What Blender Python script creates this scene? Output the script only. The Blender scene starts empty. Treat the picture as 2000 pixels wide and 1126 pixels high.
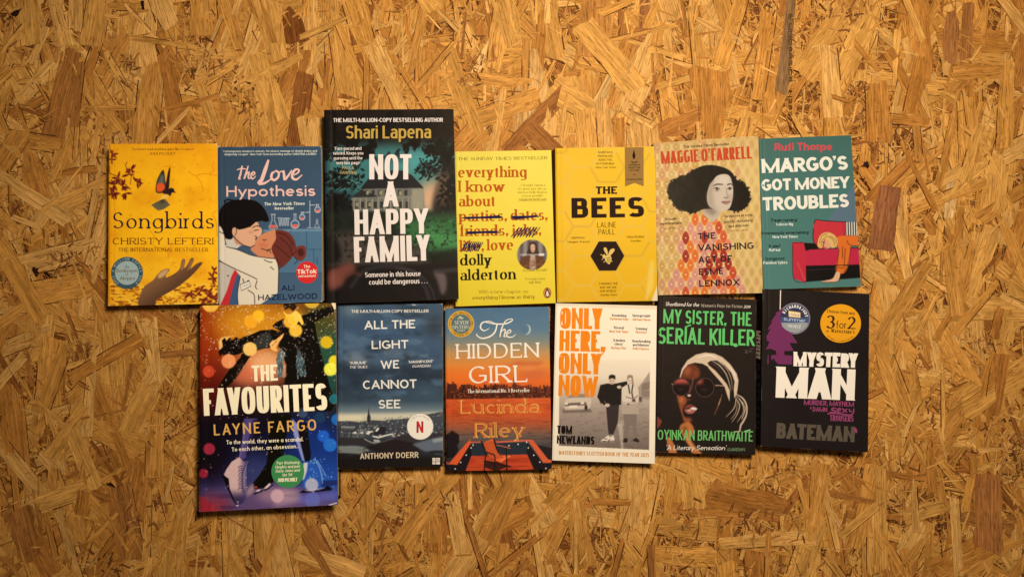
import bpy, math, random
import numpy as np

# ------------------------------------------------------------------ camera, lamp, exposure
S = bpy.context.scene
COL = S.collection
CAM_H = 0.92                       # lens height above the board
FPX = 1444.0                       # focal length in art units (26 mm lens on a 36 mm sensor, 2000 units wide)
cam_d = bpy.data.cameras.new('camera')
cam = bpy.data.objects.new('camera', cam_d); COL.objects.link(cam)
cam.location = (0, 0, CAM_H); cam.rotation_euler = (0, 0, 0)
cam_d.sensor_width = 36; cam_d.lens = 36 * FPX / 2000.0
cam_d.clip_start = 0.01; cam_d.clip_end = 50
S.camera = cam

world = bpy.data.worlds.new('World'); S.world = world; world.use_nodes = True
bg = world.node_tree.nodes['Background']
bg.inputs[0].default_value = (1.0, 0.66, 0.34, 1); bg.inputs[1].default_value = 0.08

LAMP = (0.17, 0.27, 0.97)          # a warm ceiling lamp over the far middle of the board
ILLUM = np.array([1.95, 1.414, 0.80])
ld = bpy.data.lights.new('ceiling_lamp', 'AREA'); ld.shape = 'DISK'; ld.size = 0.2
ld.energy = 18.1; ld.color = (1.0, 0.74, 0.43)
lamp = bpy.data.objects.new('ceiling_lamp', ld); COL.objects.link(lamp); lamp.location = LAMP
S.view_settings.view_transform = 'Standard'; S.view_settings.look = 'None'
S.view_settings.exposure = 0; S.view_settings.gamma = 1
try: S.view_settings.use_curve_mapping = False
except Exception: pass
S.render.engine = 'CYCLES'
S.cycles.max_bounces = 4; S.cycles.diffuse_bounces = 2; S.cycles.glossy_bounces = 2
S.cycles.use_denoising = True

def lin(c):
    c = np.asarray(c, float) / 255.0
    return np.where(c <= 0.04045, c / 12.92, ((c + 0.055) / 1.055) ** 2.4)

def falloff(x, y, z=0.02):
    """relative lamp light at a place on the board (1 under the lamp)"""
    h = LAMP[2] - z; d2 = (x - LAMP[0]) ** 2 + (y - LAMP[1]) ** 2
    return 0.045 + 0.955 * (h * h / (h * h + d2)) ** 2

def ink(c, where):
    """surface colour (linear albedo) of a print seen as sRGB c under the lamp's light at a book's centre"""
    return np.clip(lin(c) / (ILLUM * where), 0.004, 0.93)

# ------------------------------------------------------------------ materials
def mat(name, rough=0.5, spec=0.3, attr=None, color=None):
    m = bpy.data.materials.new(name); m.use_nodes = True
    nt = m.node_tree; b = nt.nodes['Principled BSDF']
    b.inputs['Roughness'].default_value = rough
    b.inputs['Specular IOR Level'].default_value = spec
    if attr:
        a = nt.nodes.new('ShaderNodeAttribute'); a.attribute_name = attr
        nt.links.new(a.outputs['Color'], b.inputs['Base Color'])
    if color is not None: b.inputs['Base Color'].default_value = (*color, 1)
    return m

def bump(m, scale, dist, detail=3, strength=0.4):
    nt = m.node_tree; b = nt.nodes['Principled BSDF']
    tc = nt.nodes.new('ShaderNodeTexCoord'); n = nt.nodes.new('ShaderNodeTexNoise')
    n.inputs['Scale'].default_value = scale; n.inputs['Detail'].default_value = detail
    bm = nt.nodes.new('ShaderNodeBump'); bm.inputs['Strength'].default_value = strength
    bm.inputs['Distance'].default_value = dist
    nt.links.new(tc.outputs['Object'], n.inputs['Vector'])
    nt.links.new(n.outputs[0], bm.inputs['Height']); nt.links.new(bm.outputs[0], b.inputs['Normal'])
    # handling marks: the sheen varies a little over the sheet
    rg = nt.nodes.new('ShaderNodeMapRange'); r0 = b.inputs['Roughness'].default_value
    n2 = nt.nodes.new('ShaderNodeTexNoise'); n2.inputs['Scale'].default_value = 22; n2.inputs['Detail'].default_value = 6
    nt.links.new(tc.outputs['Object'], n2.inputs['Vector'])
    rg.inputs[3].default_value = r0 - 0.1; rg.inputs[4].default_value = r0 + 0.12
    nt.links.new(n2.outputs[0], rg.inputs[0]); nt.links.new(rg.outputs[0], b.inputs['Roughness'])

M_COVER = mat('printed_cover', 0.45, 0.08, 'ink'); bump(M_COVER, 45, 0.0012)
M_INK = mat('printed_lettering', 0.6, 0.03, 'ink')
M_FOIL = mat('foil_sticker', 0.45, 0.12, 'ink'); bump(M_FOIL, 90, 0.0005)
M_CARD = mat('cover_card', 0.6, 0.03, 'ink'); bump(M_CARD, 120, 0.0005)

def pages_material():
    m = mat('page_edges', 0.8, 0.1, 'ink'); nt = m.node_tree; b = nt.nodes['Principled BSDF']
    tc = nt.nodes.new('ShaderNodeTexCoord'); mp = nt.nodes.new('ShaderNodeMapping')
    mp.inputs['Scale'].default_value = (6, 6, 2600)
    n = nt.nodes.new('ShaderNodeTexNoise'); n.inputs['Scale'].default_value = 1.0; n.inputs['Detail'].default_value = 2
    mx = nt.nodes.new('ShaderNodeMix'); mx.data_type = 'RGBA'; mx.blend_type = 'MULTIPLY'; mx.inputs[0].default_value = 1
    rp = nt.nodes.new('ShaderNodeMapRange'); rp.inputs[1].default_value = 0.35; rp.inputs[2].default_value = 0.65
    rp.inputs[3].default_value = 0.62; rp.inputs[4].default_value = 1.0
    a = [x for x in nt.nodes if x.type == 'ATTRIBUTE'][0]
    nt.links.new(tc.outputs['Object'], mp.inputs['Vector']); nt.links.new(mp.outputs[0], n.inputs['Vector'])
    nt.links.new(n.outputs[0], rp.inputs[0]); nt.links.new(a.outputs['Color'], mx.inputs[6])
    nt.links.new(rp.outputs[0], mx.inputs[7]); nt.links.new(mx.outputs[2], b.inputs['Base Color'])
    return m
M_PAGES = pages_material()

# ------------------------------------------------------------------ mesh helpers
def link(name, me, material, parent=None):
    o = bpy.data.objects.new(name, me); COL.objects.link(o)
    if material: me.materials.append(material)
    if parent: o.parent = parent
    return o

def mesh(name, V, F, cols=None, vcols=None):
    me = bpy.data.meshes.new(name)
    me.from_pydata([tuple(v) for v in V], [], F)
    if cols is not None:                     # one colour per face
        a = me.attributes.new('ink', 'FLOAT_COLOR', 'CORNER')
        out = np.ones((len(me.loops), 4), np.float32); k = 0
        for f, c in zip(F, cols):
            out[k:k + len(f), :3] = c; k += len(f)
        a.data.foreach_set('color', out.ravel())
    if vcols is not None:
        a = me.attributes.new('ink', 'FLOAT_COLOR', 'POINT')
        out = np.ones((len(V), 4), np.float32); out[:, :3] = vcols
        a.data.foreach_set('color', out.ravel())
    me.update()
    return me

def catmull(P, closed=False, n=6):
    P = [np.array(p, float) for p in P]
    if len(P) < 3: return np.array(P)
    if closed: Q = [P[-1]] + P + [P[0], P[1]]
    else: Q = [2 * P[0] - P[1]] + P + [2 * P[-1] - P[-2]]
    out = []
    for i in range(1, len(Q) - 2):
        p0, p1, p2, p3 = Q[i - 1], Q[i], Q[i + 1], Q[i + 2]
        for j in range(n):
            t = j / n
            out.append(0.5 * (2 * p1 + (p2 - p0) * t + (2 * p0 - 5 * p1 + 4 * p2 - p3) * t * t + (3 * p1 - p0 - 3 * p2 + p3) * t ** 3))
    if not closed: out.append(P[-1])
    return np.array(out)

# ------------------------------------------------------------------ lettering: skeleton letters drawn with a broad pen
def A_(cx, cy, rx, ry, a0, a1): return ('arc', cx, cy, rx, ry, a0, a1)
GL = {}                                     # char -> (width, zone, [strokes]); zone 'c' caps, 'l' lower case
def g(ch, w, zone, *strokes): GL[ch] = (w, zone, strokes)
g('A', .74, 'c', [(0, 0), (.5, 1)], [(1, 0), (.5, 1)], [(.2, .29), (.8, .29)])
g('B', .62, 'c', [(0, 0), (0, 1)], [(0, 1), (.4, 1), A_(.48, .765, .42, .235, 90, -90), (.4, .53), (0, .53)], [(.4, .53), A_(.5, .265, .5, .265, 90, -90), (0, 0)])
g('C', .66, 'c', [A_(.58, .5, .58, .5, 50, 310)])
g('D', .7, 'c', [(0, 0), (0, 1)], [(0, 1), (.3, 1), A_(.42, .5, .58, .5, 90, -90), (.3, 0), (0, 0)])
g('E', .54, 'c', [(0, 0), (0, 1)], [(0, 1), (1, 1)], [(0, .52), (.9, .52)], [(0, 0), (1, 0)])
g('F', .52, 'c', [(0, 0), (0, 1)], [(0, 1), (1, 1)], [(0, .5), (.88, .5)])
g('G', .72, 'c', [A_(.54, .5, .54, .5, 48, 328)], [(1, .44), (1, .1)], [(.58, .44), (1, .44)])
g('H', .68, 'c', [(0, 0), (0, 1)], [(1, 0), (1, 1)], [(0, .52), (1, .52)])
g('I', .0, 'c', [(.5, 0), (.5, 1)])
g('J', .44, 'c', [(1, 1), (1, .3), A_(.5, .3, .5, .3, 0, -150)])
g('K', .64, 'c', [(0, 0), (0, 1)], [(1, 1), (.02, .36)], [(.34, .57), (1, 0)])
g('L', .5, 'c', [(0, 0), (0, 1)], [(0, 0), (1, 0)])
g('M', .98, 'c', [(0, 0), (0, 1)], [(0, 1), (.5, .0), .78], [(1, 1), (.5, .0), .78], [(1, 0), (1, 1)])
g('N', .7, 'c', [(0, 0), (0, 1)], [(0, 1), (1, 0), .88], [(1, 0), (1, 1)])
g('O', .78, 'c', [A_(.5, .5, .5, .5, 90, 450)])
g('P', .6, 'c', [(0, 0), (0, 1)], [(0, 1), (.45, 1), A_(.5, .73, .5, .27, 90, -90), (.4, .46), (0, .46)])
g('Q', .78, 'c', [A_(.5, .5, .5, .5, 90, 450)], [(.58, .28), (1, -.06)])
g('R', .62, 'c', [(0, 0), (0, 1)], [(0, 1), (.45, 1), A_(.5, .74, .48, .26, 90, -90), (.4, .48), (0, .48)], [(.42, .48), (1, 0)])
g('S', .58, 'c', [A_(.5, .745, .46, .255, 25, 270), A_(.5, .25, .5, .24, 90, -155)])
g('T', .58, 'c', [(.5, 0), (.5, 1)], [(0, 1), (1, 1)])
g('U', .66, 'c', [(0, 1), (0, .36), A_(.5, .36, .5, .36, 180, 360), (1, 1)])
g('V', .72, 'c', [(0, 1), (.5, 0)], [(1, 1), (.5, 0)])
g('W', 1.04, 'c', [(0, 1), (.27, 0)], [(.5, .98), (.27, 0), .8], [(.5, .98), (.73, 0), .8], [(1, 1), (.73, 0)])
g('X', .68, 'c', [(0, 0), (1, 1)], [(0, 1), (1, 0)])
g('Y', .68, 'c', [(0, 1), (.5, .42)], [(1, 1), (.5, .42)], [(.5, .5), (.5, 0)])
g('Z', .6, 'c', [(0, 1), (1, 1)], [(1, 1), (0, 0)], [(0, 0), (1, 0)])
g('a', .5, 'l', [A_(.5, .66, .5, .34, 150, 0), (1, 0)], [(1, .58), (.42, .58), A_(.44, .29, .44, .29, 90, 270), A_(.5, .4, .5, .4, 270, 350)])
g('ɑ', .58, 'l', [A_(.5, .5, .5, .5, 0, 360)], [(1, 1), (1, 0)])
g('b', .58, 'l', [(0, 0), (0, 2)], [A_(.5, .5, .5, .5, 180, -180)])
g('c', .46, 'l', [A_(.58, .5, .58, .5, 48, 312)])
g('d', .58, 'l', [(1, 0), (1, 2)], [A_(.5, .5, .5, .5, 0, 360)])
g('e', .54, 'l', [(.02, .52), (1, .52), A_(.5, .5, .5, .5, 4, 312)])
g('f', .34, 'l', [(.42, 0), (.42, 1.5), A_(.95, 1.5, .53, .5, 180, 85)], [(0, 1), (.95, 1)])
g('g', .57, 'l', [A_(.5, .5, .5, .5, 0, 360)], [(1, 1), (1, -.4), A_(.5, -.4, .5, .6, 0, -140)])
g('h', .54, 'l', [(0, 0), (0, 2)], [(0, .5), A_(.5, .56, .5, .44, 172, 0), (1, 0)])
g('i', .0, 'l', [(.5, 0), (.5, 1)], 'dot')
g('j', .16, 'l', [(1, 1), (1, -.5), A_(.2, -.5, .8, .5, 0, -95)], 'dotr')
g('k', .53, 'l', [(0, 0), (0, 2)], [(.95, 1), (.02, .32)], [(.36, .56), (1, 0)])
g('l', .0, 'l', [(.5, 0), (.5, 2)])
g('m', .86, 'l', [(0, 0), (0, 1)], [(0, .5), A_(.25, .56, .25, .44, 172, 0), (.5, 0)], [(.5, .5), A_(.75, .56, .25, .44, 172, 0), (1, 0)])
g('n', .53, 'l', [(0, 0), (0, 1)], [(0, .5), A_(.5, .56, .5, .44, 172, 0), (1, 0)])
g('o', .57, 'l', [A_(.5, .5, .5, .5, 90, 450)])
g('p', .58, 'l', [(0, -1), (0, 1)], [A_(.5, .5, .5, .5, 180, -180)])
g('q', .58, 'l', [(1, -1), (1, 1)], [A_(.5, .5, .5, .5, 0, 360)])
g('r', .26, 'l', [(0, 0), (0, 1)], [(0, .45), A_(.75, .5, .75, .5, 172, 72)])
g('s', .44, 'l', [A_(.5, .755, .46, .245, 25, 270), A_(.5, .255, .5, .25, 90, -155)])
g('t', .3, 'l', [(.36, 1.55), (.36, .3), A_(.85, .3, .49, .3, 180, 285)], [(0, 1), (.95, 1)])
g('u', .53, 'l', [(0, 1), (0, .42), A_(.5, .44, .5, .44, 180, 352), (1, .5)], [(1, 0), (1, 1)])
g('v', .52, 'l', [(0, 1), (.5, 0)], [(1, 1), (.5, 0)])
g('w', .78, 'l', [(0, 1), (.27, 0)], [(.5, .95), (.27, 0)], [(.5, .95), (.73, 0)], [(1, 1), (.73, 0)])
g('x', .5, 'l', [(0, 0), (1, 1)], [(0, 1), (1, 0)])
g('y', .52, 'l', [(0, 1), (.5, 0)], [(1, 1), (.22, -1)])
g('z', .46, 'l', [(0, 1), (1, 1)], [(1, 1), (0, 0)], [(0, 0), (1, 0)])
g('0', .58, 'c', [A_(.5, .5, .5, .5, 90, 450)])
g('1', .22, 'c', [(.8, 0), (.8, 1)], [(.8, 1), (0, .8)])
g('2', .54, 'c', [A_(.5, .72, .48, .28, 165, -40), (0, 0)], [(0, 0), (1, 0)])
g('3', .52, 'c', [A_(.45, .76, .47, .24, 155, -90), A_(.45, .26, .53, .26, 90, -155)])
g('5', .52, 'c', [(.12, 1), (.08, .55)], [(.12, 1), (.92, 1)], [(.08, .56), A_(.45, .31, .53, .31, 120, -150)])
g('9', .56, 'c', [A_(.5, .69, .5, .31, 0, 360)], [(1, .69), A_(.2, .7, .8, .7, 0, -75)])
g('8', .54, 'c', [A_(.5, .75, .42, .25, 90, 450)], [A_(.5, .25, .5, .25, 90, 450)])
g('&', .66, 'c', [(1, 0), (.25, .75), A_(.45, .8, .25, .2, 190, -20), (.1, .4), A_(.38, .24, .36, .24, 140, 300), (.95, .45)])
for q in "'’‘": g(q, .0, 'c', 'quote')
g('.', .0, 'c', 'stop'); g(',', .02, 'c', 'comma'); g(':', .0, 'c', 'stop', 'stophi')
g('!', .0, 'c', [(.5, .3), (.5, 1)], 'stop'); g('-', .26, 'c', [(0, .38), (1, .38)]); g(' ', .26, 'c')

def font(wv=.14, wh=.12, phi=0., sq=2., xh=.7, asc=1.04, desc=-.28, serif=0., sb=.12, slant=0., tick=0., geo=False, wob=0., rnd=False):
    return dict(wv=wv, wh=wh, phi=phi, sq=sq, xh=xh, asc=asc, desc=desc, serif=serif, sb=sb, slant=slant, tick=tick, geo=geo, wob=wob, rnd=rnd)
GOTH = font(.2, .15, sq=2.7, sb=.085, xh=.74)
GOTHL = font(.155, .125, sq=2.5, sb=.09, xh=.74)
HEAVY = font(.27, .225, sq=2.1, sb=.07, xh=.72)
ROUNDH = font(.3, .26, sq=2.6, sb=.06, xh=.74, wob=.012)
GEO = font(.16, .145, sb=.13, xh=.66, geo=True)
GEOB = font(.19, .17, sb=.12, xh=.68, geo=True)
GEOL = font(.1, .09, sb=.15, xh=.64, geo=True)
HUM = font(.15, .13, sb=.12, xh=.72)
HUMB = font(.2, .17, sb=.12, xh=.74)
HUMI = font(.14, .12, sb=.12, xh=.72, slant=.2)
SERIF = font(.115, .05, phi=14, sb=.17, xh=.64, serif=.085, asc=1.08, tick=.1)
SERIFM = font(.16, .085, phi=10, sb=.17, xh=.66, serif=.07, asc=1.08, tick=.1)
SERIFB = font(.2, .055, phi=6, sb=.13, xh=.66, serif=.08, asc=1.0, tick=.1)
SERIFI = font(.12, .055, phi=14, sb=.14, xh=.66, slant=.22)
TRAJ = font(.14, .075, phi=16, sb=.17, serif=.07, tick=.12, xh=.66)
SLAB = font(.29, .2, sq=2.6, sb=.14, serif=.045)
HAND = font(.145, .13, sq=2.2, sb=.1, wob=.03, xh=.66, geo=True)
HANDS = font(.13, .12, sb=.08, wob=.04, slant=.18, xh=.62, geo=True)

def superarc(cx, cy, rx, ry, a0, a1, sq, n):
    t = np.radians(np.linspace(a0, a1, n)); c, s = np.cos(t), np.sin(t)
    if sq != 2.:
        e = 2. / sq; c = np.sign(c) * np.abs(c) ** e; s = np.sign(s) * np.abs(s) ** e
    return np.stack([cx + rx * c, cy + ry * s], 1)

def clip_y(poly, y0, y1):
    for lim, sgn in ((y0, 1), (y1, -1)):
        out = []
        for i in range(len(poly)):
            p, q = poly[i], poly[(i + 1) % len(poly)]
            dp, dq = sgn * (p[1] - lim), sgn * (q[1] - lim)
            if dp >= 0: out.append(p)
            if dp * dq < 0:
                k = dp / (dp - dq); out.append((p[0] + k * (q[0] - p[0]), p[1] + k * (q[1] - p[1])))
        poly = out
        if len(poly) < 3: return []
    return poly

def strip(P, width):
    """polyline + width(s) -> list of (vertex array, faces)"""
    P = np.asarray(P, float)
    keep = [0] + [i for i in range(1, len(P)) if np.hypot(*(P[i] - P[i - 1])) > 1e-5]
    w = np.broadcast_to(np.asarray(width, float), (len(P),))[keep] if np.ndim(width) else None
    P = P[keep]
    if len(P) < 2: return None
    closed = len(P) > 4 and np.hypot(*(P[0] - P[-1])) < 1e-4
    T = np.gradient(P, axis=0)
    if closed:
        T[0] = T[-1] = P[1] - P[-2]
    T /= np.maximum(np.hypot(T[:, 0], T[:, 1]), 1e-9)[:, None]
    return P, T, w

STEMS = {'N': 2.75, 'M': 3.5, 'W': 3.9, 'm': 3.9, 'w': 3.4, 'H': 2.4, 'A': 2.3, 'n': 2.3, 'h': 2.3, 'u': 2.3}
def glyph_polys(ch, W, F, fine, rng):
    """polygons of a letter in units of cap height; lower-left at (0,0), box width W"""
    w0, zone, strokes = GL[ch]
    wv, wh = min(F['wv'], W / STEMS.get(ch, 1.) if W > 0 else 9), F['wh']
    xh, asc, desc = F['xh'], F['asc'], F['desc']
    span = max(W - wv, 0)
    def mx(x): return wv / 2 + x * span
    def my(y):
        if zone == 'c': return wh / 2 + y * (1 - wh)
        if y <= 0: return wh / 2 + (-y) * (desc)
        if y <= 1: return wh / 2 + y * (xh - wh)
        return xh - wh / 2 + (y - 1) * (asc - xh)
    ylev = {0: 0., 1: 1. if zone == 'c' else xh, 2: asc, -1: desc}
    polys = []
    ends = {}
    for s in strokes:
        if isinstance(s, list):
            for p in (s[0], s[-1] if not isinstance(s[-1], float) else s[-2]):
                if p[0] != 'arc': ends[p] = ends.get(p, 0) + 1
    phi = math.radians(F['phi'])
    def pen(T):
        a = np.arctan2(T[:, 1], T[:, 0]) - phi
        return np.sqrt((wv * np.sin(a)) ** 2 + (wh * np.cos(a)) ** 2)
    for s in strokes:
        if isinstance(s, str):
            r = max(wv, .13) * .56; cx = W / 2 if s != 'dotr' else W - wv / 2
            if s in ('dot', 'dotr'): cy = xh + (asc - xh) * .62
            elif s == 'stop': cy = r
            elif s == 'stophi': cy = .5
            elif s == 'comma':
                polys.append([(W / 2 - r, r * 2), (W / 2 + r, r * 2), (W / 2 + r * .7, r * .2), (W / 2 - r * .5, -r * 1.4), (W / 2 - r * .9, -r * 1.1), (W / 2, 0), (W / 2 - r, 0)]); continue
            elif s == 'quote':
                r = wv * .5
                polys.append([(W / 2 - r, 1.02), (W / 2 + r, 1.02), (W / 2 + r * .8, .85), (W / 2 - r * .3, .7), (W / 2 - r * .7, .72), (W / 2 - r * .1, .86), (W / 2 - r, .86)]); continue
            k = 10 if fine else 6
            polys.append([(cx + r * math.cos(6.2832 * i / k), cy + r * math.sin(6.2832 * i / k)) for i in range(k)]); continue
        pts = []; straight = True; pw = 1.
        if isinstance(s[-1], float): pw = s[-1]; s = s[:-1]
        for e in s:
            if e[0] == 'arc':
                _, cx, cy, rx, ry, a0, a1 = e
                n = max(3, int(abs(a1 - a0) / 90 * (8 if fine else 4)) + 1)
                pts += [(mx(x), my(y)) for x, y in superarc(cx, cy, rx, ry, a0, a1, F['sq'], n)]; straight = False
            else: pts.append((mx(e[0]), my(e[1])))
        st = strip(pts, 0)
        if st is None: continue
        P, T, _ = st
        P = P.copy(); lo, hi = -9., 9.
        for k, e, d in ((0, s[0], -1), (-1, s[-1], 1)):
            if e[0] == 'arc': continue
            t = T[k] * d
            if abs(t[1]) > .25 and e[1] in ylev:
                lev = ylev[e[1]]
                if t[1] < 0: lo = max(lo, lev)
                else: hi = min(hi, lev)
                if straight: P[k] = P[k] + t * wv * 1.5
                else: P[k] = (P[k][0], lev)
            elif abs(t[1]) < .1 and e[0] in (0, 1) and straight and wv * .5 < W:
                P[k] = P[k] + t * wv * (.5 if zone == 'c' else .35)
        wd = pen(T) * (min(pw, max(.42, (W / wv - 2) * (.52 if ch in 'MW' else .8))) if pw < 1 else 1); N = np.stack([-T[:, 1], T[:, 0]], 1) * (wd / 2)[:, None]
        L, R = P + N, P - N
        if straight and len(P) == 2:
            q = clip_y([tuple(L[0]), tuple(L[1]), tuple(R[1]), tuple(R[0])], lo, hi)
            if q: polys.append(q)
        else:
            polys.append(('strip', L, R))
        # serifs and ticks
        if F['serif']:
            for k, e, d in ((0, s[0], -1), (-1, s[-1], 1)):
                if e[0] == 'arc' or ends.get(e, 0) > 1: continue
                t = T[k] * d
                if abs(t[1]) > .6 and e[1] in ylev:
                    if zone == 'l' and ch in 'tfgj': 
                        if e[1] != 0: continue
                    lev = ylev[e[1]]; up = -1 if t[1] > 0 else 1
                    x = mx(e[0]); hw = wd[k] / 2 / max(abs(t[1]), .5); Lh = hw + F['serif']; hs = max(wh * .85, .03); br = F['serif'] * .7
                    xr = x + Lh; tr = x + hw
                    if zone == 'l' and up < 0 and ch not in 'vwxyk': xr = tr = x + hw
                    polys.append([(x - Lh, lev), (xr, lev), (xr, lev + up * hs), (tr, lev + up * (hs + br)), (x - hw, lev + up * (hs + br)), (x - Lh, lev + up * hs)])
                elif abs(t[1]) < .1 and e[0] == 1 and F['tick'] and zone == 'c' and e[1] in (0, 1) or (ch == 'T' and abs(t[1]) < .1):
                    x = mx(e[0]) + t[0] * wv * .5; y = my(e[1]); dn = 1 if e[1] == 0 else -1
                    polys.append([(x, y - dn * wh / 2), (x, y + dn * F['tick'] * 1.4), (x - t[0] * .03, y + dn * F['tick'] * 1.4), (x - t[0] * wv * .8, y)])
    if F['wob']:
        a = F['wob']
        sk = rng.uniform(-a, a); sc = 1 + rng.uniform(-a, a); dy = rng.uniform(-a, a) * .8
        f = lambda p: (p[0] + sk * p[1], p[1] * sc + dy)
        polys = [('strip', np.array([f(p) for p in q[1]]), np.array([f(p) for p in q[2]])) if q[0] == 'strip' else [f(p) for p in q] for q in polys]
    return polys

KERN = {('A', 'V'): -.14, ('V', 'A'): -.14, ('L', 'Y'): -.14, ('L', 'T'): -.14, ('T', 'A'): -.1, ('A', 'T'): -.1, ('A', 'Y'): -.12, ('F', 'A'): -.1, ('P', 'P'): 0, ('P', 'A'): -.1, ('W', 'A'): -.1, ('A', 'W'): -.1, ('R', 'Y'): -.05, ('r', 'd'): .02, ('O', 'V'): -.04, ('V', 'O'): -.04, ("O", "’"): -.04}
XTRA = {'N': .2, 'M': .6, 'W': .7, 'm': .5, 'w': .4}
def layout(text, F, length, height):
    """glyph boxes so that the line is `length` long at cap height `height`"""
    text = text.replace('...', '…').replace('…', '...')
    if F['geo']: text = text.replace('a', 'ɑ')
    n = len(text)
    ws = [GL[c][0] for c in text]; fix = [max(F['wv'], 0) for c in text]
    gaps = [F['sb'] * .55 + ((-.11 if text[i] == 'r' else -.05) if text[i] in 'rtf' and text[i + 1] not in ' ,.' else 0) + KERN.get((text[i], text[i + 1]), 0) for i in range(n - 1)]
    gfix = F['sb'] * .45
    # width = k*sum(w) + sum(fix if not space) + k*gaps
    ex = [0 if c == ' ' else F['wv'] * (.92 + XTRA.get(c, 0)) for c in text]
    A = sum(ws) + sum(gaps); B = sum(ex) + gfix * (n - 1)
    k = (length / height - B) / max(A, 1e-6)
    k = max(k, .12)
    x = 0; out = []
    for i, c in enumerate(text):
        W = k * ws[i] + ex[i]
        out.append((c, x, W)); x += W + (k * gaps[i] + gfix if i < n - 1 else 0)
    return out, x

# ------------------------------------------------------------------ painted cover pictures (colours per vertex of a fine sheet)
class Canvas:
    K = 2.2                                   # samples per art unit
    def __init__(s, x0, y0, x1, y1):
        s.x0, s.y0 = x0 - 3, y0 - 3; s.w = int((x1 - x0 + 6) * s.K); s.h = int((y1 - y0 + 6) * s.K)
        s.a = np.zeros((s.h, s.w, 3), np.float32); s.sheet(0, 0, 1)
    def sheet(s, ox, oy, sc): s.ox, s.oy, s.sc = ox, oy, sc
    def pt(s, P):
        P = np.asarray(P, float).reshape(-1, 2)
        return np.stack([(P[:, 0] / s.sc + s.ox - s.x0) * s.K, (P[:, 1] / s.sc + s.oy - s.y0) * s.K], 1)
    def u(s, v): return v / s.sc * s.K        # length in samples
    def coords(s):
        yy, xx = np.mgrid[0:s.h, 0:s.w]
        return (xx / s.K + s.x0 - s.ox) * s.sc, (yy / s.K + s.y0 - s.oy) * s.sc
    def fill(s, c): s.a[:] = np.array(c, np.float32) / 255
    def vgrad(s, stops):
        _, Y = s.coords(); ys = [p[0] for p in stops]
        for k in range(3): s.a[:, :, k] = np.interp(Y, ys, [p[1][k] / 255 for p in stops])
    def mix(s, m, c, sl=None):
        c = np.array(c, np.float32) / 255
        A = s.a if sl is None else s.a[sl]
        A[:] = A * (1 - m[..., None]) + c * m[..., None]
    def mask(s, P, pad):
        x0 = max(int(P[:, 0].min() - pad) - 1, 0); x1 = min(int(P[:, 0].max() + pad) + 2, s.w)
        y0 = max(int(P[:, 1].min() - pad) - 1, 0); y1 = min(int(P[:, 1].max() + pad) + 2, s.h)
        if x1 <= x0 or y1 <= y0: return None, None
        gx = np.arange(x0, x1) + .5; m = np.zeros((y1 - y0, x1 - x0), np.float32)
        Q = np.roll(P, -1, 0)
        for j in range(y0, y1):
            y = j + .5
            c = ((P[:, 1] <= y) & (Q[:, 1] > y)) | ((Q[:, 1] <= y) & (P[:, 1] > y))
            if not c.any(): continue
            xs = np.sort(P[c, 0] + (y - P[c, 1]) / (Q[c, 1] - P[c, 1]) * (Q[c, 0] - P[c, 0]))
            for a, b in zip(xs[0::2], xs[1::2]):
                m[j - y0] = np.maximum(m[j - y0], np.clip(np.minimum(gx + .5 - a, b - gx + .5), 0, 1))
        return m, (slice(y0, y1), slice(x0, x1))
    def poly(s, P, c, a=1., blur=0., sm=False):
        P = s.pt(catmull(P, True) if sm else P); r = s.u(blur)
        m, sl = s.mask(P, r * 2.5 + 2)
        if m is None: return
        if r > .3: m = gblur(m, r)
        s.mix(m * a, c, sl)
    def ell(s, cx, cy, rx, ry=None, c=(0, 0, 0), a=1., blur=0., rot=0.):
        ry = rx if ry is None else ry; t = np.linspace(0, 2 * np.pi, 40)[:-1]; k = math.radians(rot)
        X = rx * np.cos(t); Y = ry * np.sin(t)
        s.poly(np.stack([cx + X * math.cos(k) - Y * math.sin(k), cy + X * math.sin(k) + Y * math.cos(k)], 1), c, a, blur)
    def line(s, P, w, c, a=1., blur=0., sm=True):
        Pp = catmull(P, False) if sm and len(P) > 2 else np.asarray(P, float)
        st = strip(Pp, 0)
        if st is None: return
        Pq, T, _ = st
        w = np.interp(np.linspace(0, 1, len(Pq)), np.linspace(0, 1, len(w)), w) if np.ndim(w) else np.full(len(Pq), w)
        N = np.stack([-T[:, 1], T[:, 0]], 1) * (w / 2)[:, None]
        s.poly(np.concatenate([Pq + N, (Pq - N)[::-1]]), c, a, blur)
    def noise(s, cell, seed, octs=3, ax=1., ay=1.):
        """value noise 0..1 over the canvas; cell in sheet units"""
        r = np.random.RandomState(seed); out = np.zeros((s.h, s.w), np.float32); amp = 1; tot = 0
        for o in range(octs):
            cx = max(s.u(cell * ax) / 2 ** o, 1.); cy = max(s.u(cell * ay) / 2 ** o, 1.)
            gh, gw = int(s.h / cy) + 3, int(s.w / cx) + 3; G = r.rand(gh, gw).astype(np.float32)
            y = np.arange(s.h) / cy; x = np.arange(s.w) / cx
            yi, xi = y.astype(int), x.astype(int); fy = (y - yi)[:, None]; fx = (x - xi)[None]
            fy = fy * fy * (3 - 2 * fy); fx = fx * fx * (3 - 2 * fx)
            g00 = G[yi][:, xi]; g01 = G[yi][:, xi + 1]; g10 = G[yi + 1][:, xi]; g11 = G[yi + 1][:, xi + 1]
            out += amp * ((g00 * (1 - fx) + g01 * fx) * (1 - fy) + (g10 * (1 - fx) + g11 * fx) * fy); tot += amp; amp *= .5
        return out / tot
    def region(s, P, blur=0, sm=True):
        m = np.zeros((s.h, s.w), np.float32); Pp = s.pt(catmull(P, True) if sm else P); r = s.u(blur)
        mm, sl = s.mask(Pp, r * 2.5 + 2)
        if mm is not None: m[sl] = gblur(mm, r) if r > .3 else mm
        return m
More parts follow.
